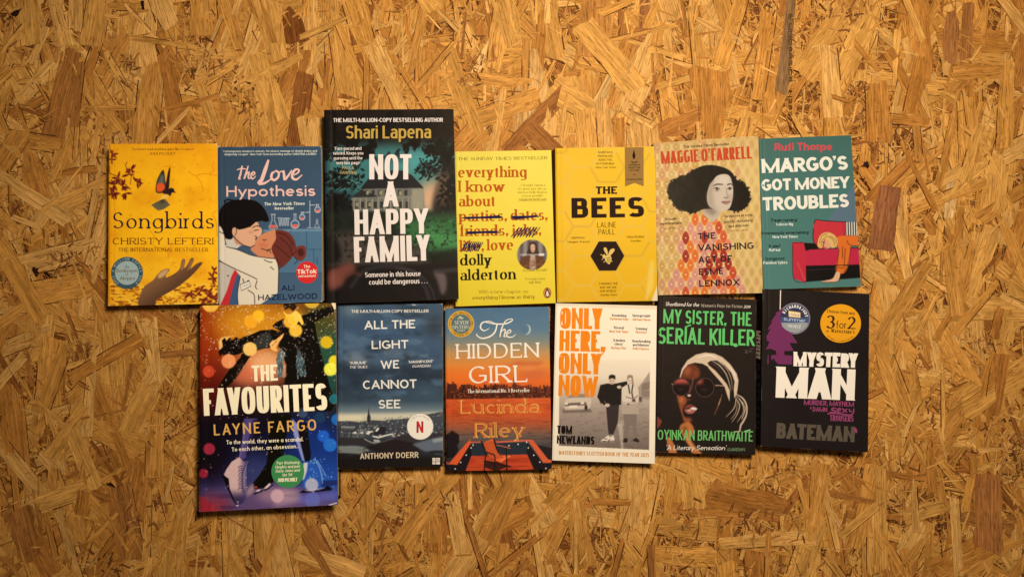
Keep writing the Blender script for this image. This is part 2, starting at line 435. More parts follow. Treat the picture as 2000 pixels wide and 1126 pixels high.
    def sample(s, X, Y):
        """X, Y in art units -> colours; box filter over the samples"""
        a = gblur3(s.a, .7)
        fx = np.clip((X - s.x0) * s.K - .5, 0, s.w - 1.01); fy = np.clip((Y - s.y0) * s.K - .5, 0, s.h - 1.01)
        xi, yi = fx.astype(int), fy.astype(int); fx = (fx - xi)[..., None]; fy = (fy - yi)[..., None]
        return (a[yi, xi] * (1 - fx) + a[yi, xi + 1] * fx) * (1 - fy) + (a[yi + 1, xi] * (1 - fx) + a[yi + 1, xi + 1] * fx) * fy

def gblur(m, r):
    n = max(int(r * 2.2), 1); k = np.exp(-.5 * (np.arange(-n, n + 1) / max(r, .3)) ** 2); k /= k.sum()
    for ax in (0, 1):
        p = np.pad(m, [(n, n) if i == ax else (0, 0) for i in range(2)], mode='edge'); o = np.zeros_like(m)
        for i, w in enumerate(k):
            o += w * (p[i:i + m.shape[0]] if ax == 0 else p[:, i:i + m.shape[1]])
        m = o
    return m
def gblur3(a, r): return np.stack([gblur(a[:, :, k], r) for k in range(3)], 2)
def smooth(x, a, b):
    t = np.clip((x - a) / (b - a), 0, 1); return t * t * (3 - 2 * t)

# ------------------------------------------------------------------ the strand board everything lies on
def strand_material():
    m = mat('strand_wood', 0.6, 0.08); nt = m.node_tree; b = nt.nodes['Principled BSDF']; L = nt.links.new
    at = nt.nodes.new('ShaderNodeAttribute'); at.attribute_name = 'tint'
    uv = nt.nodes.new('ShaderNodeUVMap'); uv.uv_map = 'grain'
    def noise(sx, sy, det, rough=.6):
        mp = nt.nodes.new('ShaderNodeMapping'); mp.inputs['Scale'].default_value = (sx, sy, 1)
        n = nt.nodes.new('ShaderNodeTexNoise'); n.noise_dimensions = '2D'; n.inputs['Scale'].default_value = 1; n.inputs['Detail'].default_value = det
        n.inputs['Roughness'].default_value = rough
        L(uv.outputs[0], mp.inputs['Vector']); L(mp.outputs[0], n.inputs['Vector']); return n.outputs[0]
    def rng(src, a, c, lo, hi):
        r = nt.nodes.new('ShaderNodeMapRange'); r.inputs[1].default_value = a; r.inputs[2].default_value = c
        r.inputs[3].default_value = lo; r.inputs[4].default_value = hi; L(src, r.inputs[0]); return r.outputs[0]
    def mul(a, c):
        n = nt.nodes.new('ShaderNodeMath'); n.operation = 'MULTIPLY'; L(a, n.inputs[0]); L(c, n.inputs[1]); return n.outputs[0]
    streak = rng(noise(9, 420, 3), .3, .72, .78, 1.12)          # growth rings along the strand
    fine = rng(noise(34, 1000, 3), .3, .7, .78, 1.16)            # fibres
    dash = rng(noise(75, 900, 1), .27, .4, .6, 1.0)             # short dark pores
    blot = rng(noise(14, 60, 5, .7), .3, .7, .8, 1.14)            # resin blotches
    k = mul(mul(streak, fine), mul(dash, blot))
    mx = nt.nodes.new('ShaderNodeVectorMath'); mx.operation = 'SCALE'
    L(at.outputs['Color'], mx.inputs[0]); L(k, mx.inputs['Scale'])
    # darker streaks are also redder
    gm = nt.nodes.new('ShaderNodeGamma')
    rr = rng(k, .45, 1.2, 1.16, .96); L(mx.outputs[0], gm.inputs[0]); L(rr, gm.inputs[1])
    L(gm.outputs[0], b.inputs['Base Color'])
    bm = nt.nodes.new('ShaderNodeBump'); bm.inputs['Strength'].default_value = .5; bm.inputs['Distance'].default_value = .0006
    L(k, bm.inputs['Height']); L(bm.outputs[0], b.inputs['Normal'])
    return m

def build_board():
    R = np.random.RandomState(11)
    V, F, C, UV = [], [], [], []
    HX, HY = 0.95, 0.62
    def wood(c, s=.045):
        k = 1 + R.normal(0, s); return np.clip(lin(c) / ILLUM * k * (1.31, 1.125, 1.05), .01, .62)
    light = [(228, 168, 80), (220, 160, 74), (232, 176, 92), (214, 152, 68), (222, 158, 70), (230, 172, 88)]
    mid = [(206, 144, 64), (198, 134, 56), (210, 146, 64), (190, 126, 54), (200, 136, 58)]
    dark = [(178, 118, 54), (168, 108, 48), (184, 122, 54), (160, 100, 44)]
    def strand(cx, cy, ang, ln, wd, z, col, ragged=1., bow=0., tilt=0.):
        ca, sa = math.cos(ang), math.sin(ang); n = 3 if ln < .02 else 7
        xs = np.linspace(-ln / 2, ln / 2, n); hw = wd / 2
        tp = R.normal(0, .16) * ragged; tpr = 1 + tp * np.linspace(-1, 1, n)
        if R.rand() < .3: tpr = tpr * np.where(np.linspace(0, 1, n) > .6, 1 - (np.linspace(0, 1, n) - .6) * R.uniform(.6, 2.2), 1) ** 1.0   # splits to a point
        prof = tpr + R.uniform(-.12, .12, n) * ragged
        off = bow * (xs / (ln / 2 + 1e-6)) ** 2
        top = [(x, off[i] + hw * prof[i]) for i, x in enumerate(xs)]
        prof2 = tpr + R.uniform(-.12, .12, n) * ragged
        bot = [(x, off[i] - hw * prof2[i]) for i, x in enumerate(xs)][::-1]
        def end(x, s):
            k = 1 if wd < .004 else int(min(2 + wd / .004, 6)); ys = np.linspace(hw, -hw, k + 2)[1:-1] * s * (tpr[-1] if s > 0 else tpr[0])
            sk = R.uniform(-.5, .5) * wd
            return [(x + s * (R.uniform(-.1, .22) * min(wd, .009) * ragged) + sk * (y / max(hw, 1e-6)) * .5, y + off[0]) for y in ys]
        P = top + end(ln / 2, 1) + bot + end(-ln / 2, -1)
        i0 = len(V); ou, ov = R.uniform(0, 40), R.uniform(0, 40)
        for x, y in P:
            V.append((cx + x * ca - y * sa, cy + x * sa + y * ca, z + tilt * y)); UV.append((x + ou, y + ov))
        F.append(list(range(i0, len(V)))[::-1]); C.extend([col] * len(P))
    def angle(spread=.5):
        if R.rand() < .5: return math.pi / 2 + R.normal(0, spread * .6)
        return R.uniform(0, math.pi)
    z0 = -.0042
    def pick(p):
        r = R.rand(); a = light if r < p[0] else mid if r < p[0] + p[1] else dark
        return wood(a[R.randint(len(a))])
    # small chips showing between the big strands
    for i in range(36000):
        strand(R.uniform(-HX, HX), R.uniform(-HY, HY), R.uniform(0, math.pi), R.uniform(.008, .03), R.uniform(.0016, .0056), z0 + R.uniform(0, .0011), pick((.3, .56, .14)), .6, 0, R.normal(0, .07))
    # strands in mixed order: later ones lie higher
    N = 9000
    for i in range(N):
        f = i / N; z = z0 + .0013 + .0022 * f
        t = R.rand(); x, y = R.uniform(-HX, HX), R.uniform(-HY, HY)
        if t < .27:
            ln = R.uniform(.055, .125); wd = R.uniform(.012, .034); c = pick((.66, .3, .04))
        elif t < .6:
            ln = R.uniform(.03, .1); wd = R.uniform(.004, .011); c = pick((.56, .36, .08))
        else:
            ln = R.uniform(.02, .075); wd = R.uniform(.0014, .0045); c = pick((.5, .34, .16))
        if i % 22 == 0:                        # a pocket of crumbs
            qx, qy = R.uniform(-HX, HX), R.uniform(-HY, HY); qr = R.uniform(.008, .024)
            for q in range(int(qr * 3800)):
                strand(qx + R.normal(0, qr), qy + R.normal(0, qr), R.normal(1.5, .9), R.uniform(.003, .014), R.uniform(.0008, .0028), z + R.uniform(-.0003, .0003), wood([(214, 160, 84), (176, 118, 58), (140, 88, 42), (200, 144, 74), (120, 72, 34)][R.randint(5)]), .8, 0, R.normal(0, .12))
        an = angle(); strand(x, y, an, ln, wd, z, c, 1., R.normal(0, .05) * wd, R.normal(0, .022))
        if wd > .004:                          # dark sliver along a strand's edge, coloured in as a shadow gap
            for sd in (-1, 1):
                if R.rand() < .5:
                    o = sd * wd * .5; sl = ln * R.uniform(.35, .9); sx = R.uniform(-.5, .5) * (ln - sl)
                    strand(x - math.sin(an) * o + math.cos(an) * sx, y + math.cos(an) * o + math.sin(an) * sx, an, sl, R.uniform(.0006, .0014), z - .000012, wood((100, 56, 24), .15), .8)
        for q in range(3):                     # loose fines lying between
            strand(x + R.uniform(-.06, .06), y + R.uniform(-.06, .06), R.uniform(0, math.pi), R.uniform(.004, .026), R.uniform(.0007, .0022), z + R.uniform(-.0004, .0002), pick((.5, .42, .08)), .5, 0, R.normal(0, .06))
    # strands that catch the eye: (x, y, angle, length, width in art units, colour)
    U = CAM_H / FPX; zt = -.0006
    eye = [(1730, 425, 82, 125, 48, (160, 102, 58)), (1932, 1000, 90, 150, 54, (188, 124, 62)), (1537, 85, 84, 190, 21, (150, 112, 68)), (1858, 72, 88, 100, 32, (182, 122, 62)),
           (1890, 60, 87, 110, 24, (178, 118, 58)), (570, 48, 100, 70, 46, (140, 84, 34)), (1040, 190, 88, 190, 68, (224, 172, 96)), (1165, 50, 90, 120, 66, (206, 142, 66)),
           (1190, 190, 62, 130, 50, (230, 182, 104)), (960, 80, 62, 190, 16, (232, 182, 104)), (1260, 40, 86, 130, 26, (176, 116, 62)), (1760, 385, 88, 160, 26, (206, 154, 82)),
           (1860, 365, 84, 120, 24, (224, 180, 110)), (1930, 430, 86, 170, 22, (178, 116, 52)), (1847, 505, 92, 180, 10, (120, 72, 32)), (850, 990, 122, 210, 62, (204, 142, 62)),
           (930, 940, 112, 150, 40, (196, 136, 60)), (240, 1060, 100, 180, 60, (210, 146, 66)), (370, 1095, -6, 130, 22, (176, 108, 44)), (60, 1080, 130, 190, 60, (186, 128, 56)),
           (1610, 1000, 122, 170, 34, (216, 164, 92)), (1520, 950, 88, 60, 46, (170, 104, 46)), (1700, 930, 128, 190, 14, (200, 146, 78)), (1780, 1040, 108, 190, 16, (206, 150, 80)),
           (1930, 880, -8, 150, 16, (190, 132, 66)), (120, 165, 82, 190, 16, (208, 154, 76)), (230, 160, 108, 170, 40, (170, 110, 44)), (330, 130, 60, 170, 14, (190, 132, 62)),
           (470, 230, 78, 130, 40, (214, 158, 76)), (400, 70, 27, 150, 9, (206, 150, 72)), (180, 110, 23, 80, 5, (120, 66, 24)), (690, 925, 108, 100, 9, (70, 30, 12)), (80, 545, 0, 40, 2.6, (50, 24, 10)),
           (45, 130, 62, 70, 12, (110, 60, 22)), (1370, 45, 70, 110, 60, (214, 166, 100)), (1660, 60, 35, 150, 20, (198, 152, 88)), (760, 120, 96, 170, 40, (222, 168, 90)), (830, 60, 80, 140, 30, (176, 112, 48)),
           (700, 60, 86, 120, 34, (214, 158, 82)), (1900, 760, 112, 120, 20, (210, 160, 88)), (1760, 700, 55, 150, 22, (204, 150, 74)), (30, 720, 70, 170, 40, (176, 116, 48)), (300, 830, 84, 190, 44, (200, 138, 60)),
           (120, 900, 118, 170, 36, (172, 110, 44)), (330, 700, 95, 160, 30, (190, 126, 52)), (1330, 1000, 76, 190, 40, (204, 148, 72)), (1180, 1010, 100, 160, 30, (206, 148, 70)), (580, 1080, 100, 110, 40, (200, 138, 60))]
    for k, (px, py, an, ln, wd, c) in enumerate(eye):
        strand((px - 1000) * U, -(py - 563) * U, math.radians(an), ln * U, wd * U, zt - .0000015 * k * 60, wood(c, .02), .8, 0, R.normal(0, .008))
    for px, py, an, ln, wd in [(68, 590, 80, 50, 14), (60, 540, 40, 34, 16), (95, 545, -30, 24, 14), (220, 950, 130, 24, 7), (102, 1005, 40, 12, 8), (160, 130, 25, 28, 8), (304, 165, 20, 10, 6), (1578, 142, 35, 14, 8),
                               (1595, 925, 118, 40, 6), (1970, 890, 20, 20, 12), (30, 25, 40, 18, 14), (279, 20, 96, 38, 5), (1692, 322, 80, 13, 12), (1105, 183, 90, 5, 5), (1123, 187, 90, 5, 5), (975, 1015, 110, 26, 4), (215, 130, 76, 20, 5), (10, 140, 62, 40, 8)]:
        strand((px - 1000) * U, -(py - 563) * U, math.radians(an), ln * U, wd * U, zt - .0009, wood((48, 26, 12), .1), 2.2, wd * U * R.uniform(-.6, .6))
    # the board's own body below the surface strands
    i0 = len(V); zb = z0 - .0004
    for z in (zb, zb - .018):
        for x, y in ((-HX, -HY), (HX, -HY), (HX, HY), (-HX, HY)): V.append((x, y, z)); UV.append((x, y)); C.append(wood((140, 86, 36), 0))
    q = lambda *a: F.append([i0 + k for k in a])
    q(0, 1, 2, 3); q(7, 6, 5, 4); q(0, 4, 5, 1); q(1, 5, 6, 2); q(2, 6, 7, 3); q(3, 7, 4, 0)
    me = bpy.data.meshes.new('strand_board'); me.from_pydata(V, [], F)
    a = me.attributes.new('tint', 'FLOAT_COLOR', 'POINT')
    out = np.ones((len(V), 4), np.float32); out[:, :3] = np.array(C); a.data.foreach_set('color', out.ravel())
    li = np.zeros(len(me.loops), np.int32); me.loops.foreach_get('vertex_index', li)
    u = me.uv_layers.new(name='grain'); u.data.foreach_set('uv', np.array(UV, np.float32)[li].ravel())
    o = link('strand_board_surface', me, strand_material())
    # the mill's inkjet mark running down one strand
    Vs, Fs = [], []; rg = random.Random(5); Ln = 232 * U; H_ = 6.5 * U
    lay, tot = layout('S UNDERSIDE  N28S1 A', font(.2, .2, sq=2.8, sb=.2), Ln, H_)
    for c, gx, W in lay:
        if c == ' ': continue
        for k, p in enumerate(glyph_polys(c, W, font(.2, .2, sq=2.8, sb=.2), False, rg)):
            T = lambda q: [((1541 - 1000) * U + y * H_, (563 - 26) * U - (gx + x) * Ln / tot, zt + .0004 + .00001 * k) for x, y in np.asarray(q, float)]
            if isinstance(p, tuple):
                L3, R3 = T(p[1]), T(p[2]); i0 = len(Vs); n = len(L3); Vs += L3 + R3
                Fs += [[i0 + i, i0 + i + 1, i0 + n + i + 1, i0 + n + i] for i in range(n - 1)]
            else:
                P3 = T(p); i0 = len(Vs); Vs += P3; Fs.append(list(range(i0, i0 + len(P3))))
    link('stamp_lettering', mesh('stamp_lettering', Vs, Fs, cols=[(.045, .03, .02)] * len(Fs)), M_INK, o)
    o['kind'] = 'structure'; o['label'] = 'golden oriented strand board with pressed wood strands under all the books'
    return o

# ------------------------------------------------------------------ books
class Book:
    def __init__(s, name, label, cat, corners, t, sheet, spine_c, binding='paper', skew=(0, 0), page_c=(222, 190, 140), lifts=(), bulge=.6, group='books laid out in two rows', edge_c=(236, 208, 170), inset=None, cat2=None):
        s.t = t / 1000; s.m = (CAM_H - s.t) / FPX; s.name = name
        P = np.array(corners, float); s.px = P; c = P.mean(0); s.c = c
        s.wx, s.wy = (c[0] - 1000) * s.m, -(c[1] - 563) * s.m
        d = P[1] - P[0] + P[2] - P[3]; s.ang = -math.atan2(d[1], d[0])
        s.ca, s.sa = math.cos(s.ang), math.sin(s.ang)
        s.root = bpy.data.objects.new(name, None); COL.objects.link(s.root)
        s.root.empty_display_size = .05
        s.root.location = (s.wx, s.wy, 0); s.root.rotation_euler = (0, 0, s.ang)
        s.root['label'] = label; s.root['category'] = cat; s.root['group'] = group
        s.light = falloff(s.wx, s.wy); s.binding = binding; s.skew = (skew[0] / 1000, skew[1] / 1000)
        s.spine_c, s.page_c, s.edge_c = spine_c, page_c, edge_c; s.lifts = lifts; s.bulge = bulge / 1000; s.inset = inset
        s.q = s.loc(P)                                          # TL TR BR BL
        s.sheet = sheet
        s.art = Canvas(P[:, 0].min(), P[:, 1].min(), P[:, 0].max(), P[:, 1].max()); s.art.sheet(*sheet)
        s.blocks = []; s.prints = {}; s.order = []; s.front = None
        s.rng = random.Random(name)
        h = sum(ord(ch) for ch in name); s.ph = [(h * k % 628) / 100 for k in (3, 7, 11)]
    def loc(s, P):
        P = np.asarray(P, float).reshape(-1, 2)
        x = (P[:, 0] - s.c[0]) * s.m; y = -(P[:, 1] - s.c[1]) * s.m
        return np.stack([x * s.ca + y * s.sa, -x * s.sa + y * s.ca], 1)
    def sh(s, P):                                               # art sheet -> local
        P = np.asarray(P, float).reshape(-1, 2)
        return s.loc(np.stack([P[:, 0] / s.sheet[2] + s.sheet[0], P[:, 1] / s.sheet[2] + s.sheet[1]], 1))
    def bil(s, Q, u, v):
        u = u[..., None]; v = v[..., None]
        return Q[0] * (1 - u) * (1 - v) + Q[1] * u * (1 - v) + Q[2] * u * v + Q[3] * (1 - u) * v
    def uv(s, X):
        u = np.full(len(X), .5); v = np.full(len(X), .5); Q = s.q
        for _ in range(5):
            e = X - s.bil(Q, u, v); du = (Q[1] - Q[0]) + v[:, None] * (Q[2] - Q[3] - Q[1] + Q[0]); dv = (Q[3] - Q[0]) + u[:, None] * (Q[2] - Q[1] - Q[3] + Q[0])
            det = du[:, 0] * dv[:, 1] - du[:, 1] * dv[:, 0]
            u = u + (e[:, 0] * dv[:, 1] - e[:, 1] * dv[:, 0]) / det; v = v + (du[:, 0] * e[:, 1] - du[:, 1] * e[:, 0]) / det
        return u, v
    def z(s, u, v):
        W = .125
        z = s.t + .00014 * np.sin(3.1 * u + s.ph[0]) * np.sin(2.6 * v + s.ph[1]) +   .00005 * np.sin(9 * v + 4 * u + s.ph[2])
        x = u * W
        z = z - .0010 * (1 - smooth(x, -.0002, .0022))                       # rounded over to the spine
        if s.binding == 'paper': z = z - .00022 * np.exp(-((x - .0062) / .0011) ** 2)   # reading crease
        else: z = z - .0005 * np.exp(-((x - .0085) / .0022) ** 2)                        # joint of a hard cover
        for (lu, lv, amp, r) in s.lifts: z = z + amp / 1000 * np.exp(-(((u - lu) / r) ** 2 + ((v - lv) / r) ** 2))
        return z
    # ---- prints
    def put(s, part, poly2d, color, layer):
        d = s.prints.setdefault(part, []);
        if part not in s.order: s.order.append(part)
        d.append((poly2d, color, layer))
    def text(s, part, txt, x0, y0, x1, y1, h, F, c, layer=0., stroke=None, out=None):
        d = np.array([x1 - x0, y1 - y0], float); Ln = np.hypot(*d); d /= Ln; n = np.array([d[1], -d[0]])
        fine = h / s.sheet[2] > 12
        if part == 'small_lettering':                            # neighbouring lines form one block
            for i, (k, bx) in enumerate(s.blocks):
                if y0 - bx[3] < 2.6 * h and bx[2] - y0 < 2.6 * h and x0 < bx[1] + 2 * h and x1 > bx[0] - 2 * h:
                    part = k; s.blocks[i] = (k, (min(x0, bx[0]), max(x1, bx[1]), min(y0 - h, bx[2]), max(y0, bx[3]))); break
            else:
                part = 'blurb_lettering#%d' % len(s.blocks); s.blocks.append((part, (x0, x1, y0 - h, y0)))
        lay, total = layout(txt, F, Ln, h); sq = Ln / (total * h)
        for ch, gx, W in lay:
            if ch == ' ': continue
            for k, q in enumerate(glyph_polys(ch, W, F, fine, s.rng)):
                def T(p):
                    p = np.asarray(p, float); X = (gx + p[:, 0] + F['slant'] * p[:, 1]) * h * sq; Y = p[:, 1] * h
                    return np.array([x0, y0]) + X[:, None] * d + Y[:, None] * n
                if q[0] == 'strip' and not isinstance(q, list): s.put(part, ('strip', T(q[1]), T(q[2])), c, layer + .011 * k)
                else: s.put(part, T(q), c, layer + .011 * k)
    def arctext(s, part, txt, cx, cy, r, a0, a1, h, F, c, layer=0.):
        """letters round a circle; angles clockwise from 12 o'clock, in degrees; baseline radius r (inside=reading outwards)"""
        n = len(txt)
        for i, ch in enumerate(txt):
            if ch == ' ': continue
            a = math.radians(a0 + (a1 - a0) * (i + .5) / n); flip = -1 if a1 < a0 else 1
            step = abs(math.radians(a1 - a0)) / n * r * .78
            w = min(max(GL[ch][0] * h * 1.0, F['wv'] * h), step) if ch != 'I' else F['wv'] * h
            dirx = np.array([math.cos(a), math.sin(a)]) * flip; up = np.array([math.sin(a), -math.cos(a)]) * flip
            o = np.array([cx + r * math.sin(a), cy - r * math.cos(a)]) - dirx * w / 2
            for k, q in enumerate(glyph_polys(ch, w / h, F, False, s.rng)):
                T = lambda p: o + np.asarray(p, float)[:, :1] * h * dirx + np.asarray(p, float)[:, 1:] * h * up
                if q[0] == 'strip' and not isinstance(q, list): s.put(part, ('strip', T(q[1]), T(q[2])), c, layer + .011 * k)
                else: s.put(part, T(q), c, layer + .011 * k)
    def stroke(s, part, P, w, c, layer=0., sm=True, n=8):
        Pp = catmull(P, False, n) if sm and len(P) > 2 else np.asarray(P, float)
        st = strip(Pp, 0); 
        if st is None: return
        Pq, T, _ = st
        w = np.interp(np.linspace(0, 1, len(Pq)), np.linspace(0, 1, len(w)), w) if np.ndim(w) else np.full(len(Pq), w)
        N = np.stack([-T[:, 1], T[:, 0]], 1) * (w / 2)[:, None]
        s.put(part, ('strip', Pq + N, Pq - N), c, layer)
    def shape(s, part, P, c, layer=0., sm=False): s.put(part, catmull(P, True) if sm else np.asarray(P, float), c, layer)
    def disc(s, part, cx, cy, r, c, layer=0., ry=None):
        t = np.linspace(0, 2 * np.pi, 49); ry = ry or r
        ring = lambda f: np.stack([cx + r * f * np.cos(t), cy + ry * f * np.sin(t)], 1)
        for k in range(4): s.put(part, ('strip', ring(1 - .25 * k), ring(max(.75 - .25 * k, .004))), c, layer)
    # ---- geometry
    def finish(s, res=1.1):
        P = s.px; nu = int(np.hypot(*(P[1] - P[0])) * res); nv = int(np.hypot(*(P[3] - P[0])) * res)
        U, Vv = np.meshgrid(np.linspace(0, 1, nu), np.linspace(0, 1, nv))
        XY = s.bil(s.q, U, Vv); A = s.bil(P, U, Vv); Z = s.z(U, Vv)
        col = s.art.sample(A[..., 0], A[..., 1]) * 255
        # rubbed edges and corners where the paper shows
        wm = np.hypot(*(s.q[1] - s.q[0])); hm = np.hypot(*(s.q[3] - s.q[0])); rs = np.random.RandomState(len(s.name) * 7 + nu)
        du = np.minimum(U, 1 - U) * wm; dv = np.minimum(Vv, 1 - Vv) * hm; dd = np.minimum(du, dv)
        G = rs.rand(nv // 17 + 3, nu // 17 + 3); gy, gx = np.arange(nv) / 17., np.arange(nu) / 17.; yi, xi = gy.astype(int), gx.astype(int); fy, fx = (gy - yi)[:, None], (gx - xi)[None]
        nz = (G[yi][:, xi] * (1 - fx) + G[yi][:, xi + 1] * fx) * (1 - fy) + (G[yi + 1][:, xi] * (1 - fx) + G[yi + 1][:, xi + 1] * fx) * fy
        n2 = rs.rand(nv, nu); wear = np.clip((nz - .62) * 3, 0, 1) * np.clip(1 - dd / .0009, 0, 1) * (.25 + .45 * n2) + np.clip(1 - np.hypot(du, dv) / .0024, 0, 1) * np.clip(nz * 2 - .4, 0, 1) * .8
        wear = np.clip(wear, 0, .85)[..., None]; col = col * (1 - wear) + np.array(s.edge_c, float) * wear
        V = np.concatenate([XY.reshape(-1, 2), Z.reshape(-1, 1)], 1); C = ink(col.reshape(-1, 3), s.light)
        i = np.arange(nu * nv).reshape(nv, nu)
        quads = np.stack([i[1:, :-1], i[1:, 1:], i[:-1, 1:], i[:-1, :-1]], -1).reshape(-1, 4)
        # cut edge of the cover sheet
        rim = np.concatenate([i[0, :], i[1:, -1], i[-1, -2::-1], i[-2:0:-1, 0]])
        th = .0004 if s.binding == 'paper' else .0026
        nr = len(rim); top = V[rim].copy(); top[:, 2] -= 2e-6; low = top.copy(); low[:, 2] -= th
        base = len(V); V = np.concatenate([V, top, low]); ec = ink(np.array(s.edge_c, float), s.light)
        C = np.concatenate([C, np.repeat(ec[None], 2 * nr, 0)])
        k = np.arange(nr); k2 = (k + 1) % nr
        sides = np.stack([base + k, base + k2, base + nr + k2, base + nr + k], -1)
        Fq = np.concatenate([quads, sides])
        me = bpy.data.meshes.new('front_cover'); me.vertices.add(len(V)); me.vertices.foreach_set('co', V.astype(np.float32).ravel())
        me.loops.add(Fq.size); me.loops.foreach_set('vertex_index', Fq.ravel().astype(np.int32))
        me.polygons.add(len(Fq)); me.polygons.foreach_set('loop_start', np.arange(0, Fq.size, 4, dtype=np.int32))
        sm_ = np.ones(len(Fq), bool); sm_[len(quads):] = False; me.polygons.foreach_set('use_smooth', sm_)
        a = me.attributes.new('ink', 'FLOAT_COLOR', 'POINT'); out = np.ones((len(V), 4), np.float32); out[:, :3] = C
        a.data.foreach_set('color', out.ravel()); me.update(calc_edges=True)
        s.front = link('front_cover', me, M_COVER, s.root)
        for part in s.order: s.print_part(part)
        # pages
        q = s.q; e = .0011 if s.binding == 'paper' else .0042
        if s.inset is not None: e = s.inset / 1000
        ins = lambda Q, l, r, tb: np.array([Q[0] + (l, -tb), Q[1] + (-r, -tb), Q[2] + (-r, tb), Q[3] + (l, tb)])
        sk = np.array(s.skew); b0 = .0005 if s.binding == 'paper' else .0028
        T0 = ins(q, .0012, e, e); B0 = T0 + sk; zt = s.t - (.0013 if s.binding == 'paper' else .0036)
        V = [(*p, b0) for p in B0] + [(*p, zt) for p in T0]
        F = [[3, 2, 1, 0], [4, 7, 6, 5][::-1], [0, 1, 5, 4][::-1], [1, 2, 6, 5][::-1], [2, 3, 7, 6][::-1], [3, 0, 4, 7][::-1]]
        F[1] = [7, 6, 5, 4]
        pc = ink(np.array(s.page_c, float), s.light)
        link('page_block', mesh('page_block', V, F, cols=[pc] * 6), M_PAGES, s.root)
        # back cover
        B1 = ins(q, 0, 0 if s.inset is None else e * .8, 0) + sk; tb = b0 - .0001
        V = [(*p, .0) for p in B1] + [(*p, tb) for p in B1]
        F = [[3, 2, 1, 0][::-1], [7, 6, 5, 4], [0, 1, 5, 4], [1, 2, 6, 5], [2, 3, 7, 6], [3, 0, 4, 7]]
        sc = ink(np.array(s.spine_c, float), s.light)
        link('back_cover', mesh('back_cover', V, F, cols=[sc] * 6), M_CARD, s.root)
        # spine: a bowed strip from the front cover's edge down to the back cover
        K = 10; V = []; F = []; nrm = np.array([-1., 0])
        for j in range(K + 1):
            f = j / K; z = s.t - .0011 + (.0002 - s.t + .0011) * f; off = nrm * s.bulge * math.sin(math.pi * f) + sk * f
            V += [(*(q[0] + off), z), (*(q[3] + off), z)]
        for j in range(K + 1):                                   # inner face so that the strip has thickness
            f = j / K; z = s.t - .0012 + (.0003 - s.t + .0012) * f; off = nrm * (s.bulge * math.sin(math.pi * f) - .0005) + sk * f
            V += [(*(q[0] + off), z), (*(q[3] + off), z)]
        n = 2 * (K + 1)
        for j in range(K):
            F.append([2 * j, 2 * j + 1, 2 * j + 3, 2 * j + 2][::-1]); F.append([n + 2 * j, n + 2 * j + 1, n + 2 * j + 3, n + 2 * j + 2])
            F.append([2 * j, 2 * j + 2, n + 2 * j + 2, n + 2 * j]); F.append([2 * j + 1, n + 2 * j + 1, n + 2 * j + 3, 2 * j + 3])
        F += [[0, 1, n + 1, n], [2 * K, n + 2 * K, n + 2 * K + 1, 2 * K + 1]]
        sp = link('spine', mesh('spine', V, F, cols=[sc] * len(F)), M_CARD, s.root)
        for p in sp.data.polygons: p.use_smooth = False
        s.spine = sp
        return s
    def print_part(s, part):
        V, F, C = [], [], []; lays = []
        for poly, c, layer in s.prints[part]:
            cc = ink(np.array(c, float), s.light)
            if isinstance(poly, tuple):
                Lp, Rp = s.sh(poly[1]), s.sh(poly[2]); n = len(Lp); b = len(V)
                V.extend(Lp); V.extend(Rp); lays += [layer] * (2 * n)
                for i in range(n - 1): F.append([b + i, b + i + 1, b + n + i + 1, b + n + i]); C.append(cc)
            else:
                Pp = s.sh(poly); b = len(V); V.extend(Pp); lays += [layer] * len(Pp); F.append(list(range(b, b + len(Pp)))); C.append(cc)
        V = np.array(V); u, v = s.uv(V); Z = s.z(np.clip(u, 0, 1), np.clip(v, 0, 1)) + .00012 + np.array(lays) * .0014
        # every face looks up
        for i, f in enumerate(F):
            p = V[f]; ar = np.sum(p[:, 0] * np.roll(p[:, 1], -1) - np.roll(p[:, 0], -1) * p[:, 1])
            if ar < 0: F[i] = f[::-1]
        part = part.split('#')[0]
        me = mesh(part, np.column_stack([V, Z]), F, cols=C)
        o = link(part, me, M_FOIL if ('sticker' in part or 'badge' in part) else M_INK, s.front)
        return o
    def spine_text(s, txt, v0, v1, zc, h, F, c, name='spine_lettering'):
        """runs down the spine, letters standing towards the front cover; v along the spine 0..1, zc/h in mm"""
        q = s.q; A = q[0] + (q[3] - q[0]) * v0; B = q[0] + (q[3] - q[0]) * v1; Ln = np.hypot(*(B - A))
        h /= 1000; lay, tot = layout(txt, F, Ln, h); V, Fc, C = [], [], []; cc = ink(np.array(c, float), s.light)
        for ch, gx, W in lay:
            if ch == ' ': continue
            for k, g_ in enumerate(glyph_polys(ch, W, F, False, s.rng)):
                def T(p):
                    p = np.asarray(p, float); al = (gx + p[:, 0]) / tot; zz = zc / 1000 - h / 2 + p[:, 1] * h
                    XY = A + al[:, None] * (B - A); f = np.clip((s.t - zz) / s.t, 0, 1)
                    XY = XY + np.outer(s.bulge * np.sin(np.pi * f) + .0003 + .00001 * k, [-1., 0]) + f[:, None] * np.array(s.skew)
                    return np.column_stack([XY, zz])
                if isinstance(g_, tuple):
                    L3, R3 = T(g_[1]), T(g_[2]); b = len(V); n = len(L3); V.extend(L3); V.extend(R3)
                    for i in range(n - 1): Fc.append([b + i, b + i + 1, b + n + i + 1, b + n + i]); C.append(cc)
                else:
                    P3 = T(g_); b = len(V); V.extend(P3); Fc.append(list(range(b, b + len(P3)))); C.append(cc)
        return link(name, mesh(name, V, Fc, cols=C), M_INK, s.spine)

build_board()

